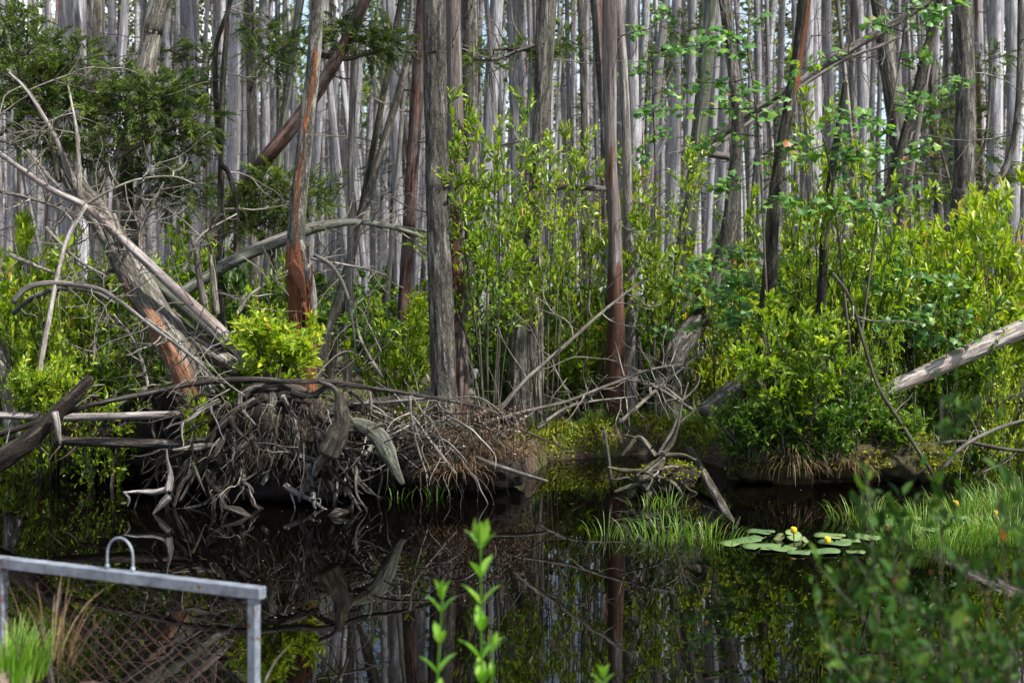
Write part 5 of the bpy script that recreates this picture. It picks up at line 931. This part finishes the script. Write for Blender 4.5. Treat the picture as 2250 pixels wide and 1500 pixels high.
hp = [O+u*(.535+.062*(1-cos(q)))+np.array([0, 0, zt+.055+.07*sin(q)]) for q in np.linspace(0, pi, 9)]; hp = [hp[0]*np.array([1, 1, 0])+np.array([0, 0, zt-.005])]+hp+[hp[-1]*np.array([1, 1, 0])+np.array([0, 0, zt-.005])]
m = MB(); tube(m, hp, [.0048]*len(hp), 10, step=.02)
for e in (hp[0], hp[-1]): tube(m, [e+np.array([0, 0, .004]), e+np.array([0, 0, .022])], [.009, .009], 8, step=.02)
obj('handle', m, M['galv'], gate)
m = MB(); a = np.linspace(0, pi, 14); c = P(200, 1632, 4.75); tube(m, [c+np.array([.17*cos(q), 0, .2*sin(q)]) for q in a], [.016]*14, 8, .1, 2, 4, 3)
tube(m, [c+np.array([0, .02, -.25]), c+np.array([0, .02, .12])], [.15, .155], 28, .03, step=.1)
setp(obj('rusty_pipe', m, M['rustpipe'], None, True, c), 'rounded top of a dark rusty pipe in front of the gate', 'pipe')
tussock('bright blurred grass clump growing before the left end of the gate', 15, 1490, 4.9, 420, .18, 'fgrass', .005, .14, .35, .4, 'bank_grass', 'grass clump')
tussock('dry straw stalks beside the bright grass in front of the gate', 110, 1460, 5.0, 40, .3, 'straw', .004, .1, .6, .4, 'dry_stalks', 'grass clump')
log('dead_stick', 'blurred straw stalk leaning right of the gate post', [(575, 1510, 5.2), (600, 1460, 5.2), (628, 1424, 5.2)], [7, 5, 2], M['twig'], None, 'stalk', 6, .1)
m = MB(); n = 2600; p = np.stack([R.uniform(-2.6, 2.6, n), R.uniform(3.6, 5.5, n), np.zeros(n)], -1); p[:, 2] = height(p[:, 0], p[:, 1])+.006; p = p[p[:, 2] > .1]; n = len(p)
leaves(m, p, rvec(n, R)*np.array([1, 1, .3]), np.array([0, 0, 1])+R.normal(0, .4, (n, 3)), R.uniform(.015, .06, n), R.uniform(.008, .02, n), R.uniform(.3, 1, n), RHOMB)
setp(obj('wood_chips', m, M['litter'], None, False), 'pale wood chips and bark bits on the near bank', 'wood chips', None, 'stuff')
def seedling(label, path, d, n, ls):
    R = np.random.default_rng(n+int(path[0][0])); p = px(path, d); b = p[0].copy(); b[2] = gz(b[0], b[1]); p = np.vstack([b, p]); th = thing('seedling', label, 'seedling', b); m = MB(); tube(m, p, [.004, .003, .002], 7, step=.04); obj('stem', m, M['seed'], th); lf = MB()
    c, t = catmull(p, .02); c = c[len(c)//3:]
    for k in range(n):
        q = c[int(len(c)*(k+.5)/n)]; a = k*1.57+R.normal(0, .2); s_ = ls*(1.0-.3*k/n)
        for sg in (0, pi): leaves(lf, [q], [(cos(a+sg)*.75, sin(a+sg)*.75, .75+.35*k/n)], [(-cos(a+sg), -sin(a+sg), .8)], s_, s_*.4, np.array([R.uniform(.2, .9)]), OVAL)
    leaves(lf, [c[-1]]*3, np.array([(.3, 0, 1), (-.3, .1, 1), (0, -.3, 1)]), rvec(3, R), ls*.75, ls*.3, np.array([.8, .9, .7]), OVAL)
    obj('leaves', lf, M['seed'], th, False)
seedling('tallest bright blurred seedling in front of the dark water', [(1062, 1600), (1058, 1450), (1057, 1330), (1056, 1195)], 3.9, 7, .105)
seedling('shorter bright blurred seedling left of the tallest one', [(960, 1640), (962, 1480), (968, 1390), (972, 1320)], 3.8, 5, .09)
seedling('smallest bright blurred seedling at the foot of the tallest one', [(1078, 1700), (1080, 1520), (1083, 1420)], 3.85, 5, .06)
seedling('tips of a bright seedling just showing at the bottom edge', [(1330, 1800), (1326, 1600), (1325, 1495)], 3.8, 5, .07)
shrub('near', 'large blurred leafy shrub close by at the bottom right', 2110, 0, 3.3, 1230, 'leafnear', .9, None, .5, zb=.45)
shrub('near', 'lower blurred shrub with reddish leaves at the bottom right', 1990, 0, 3.6, 900, 'leafnear', .8, None, 2.1, zb=.45)
shrub('near', 'blurred leafy shrub cut by the right edge at the bottom', 2235, 0, 3.3, 1050, 'leafnear', .9, None, 4.0, zb=.45)
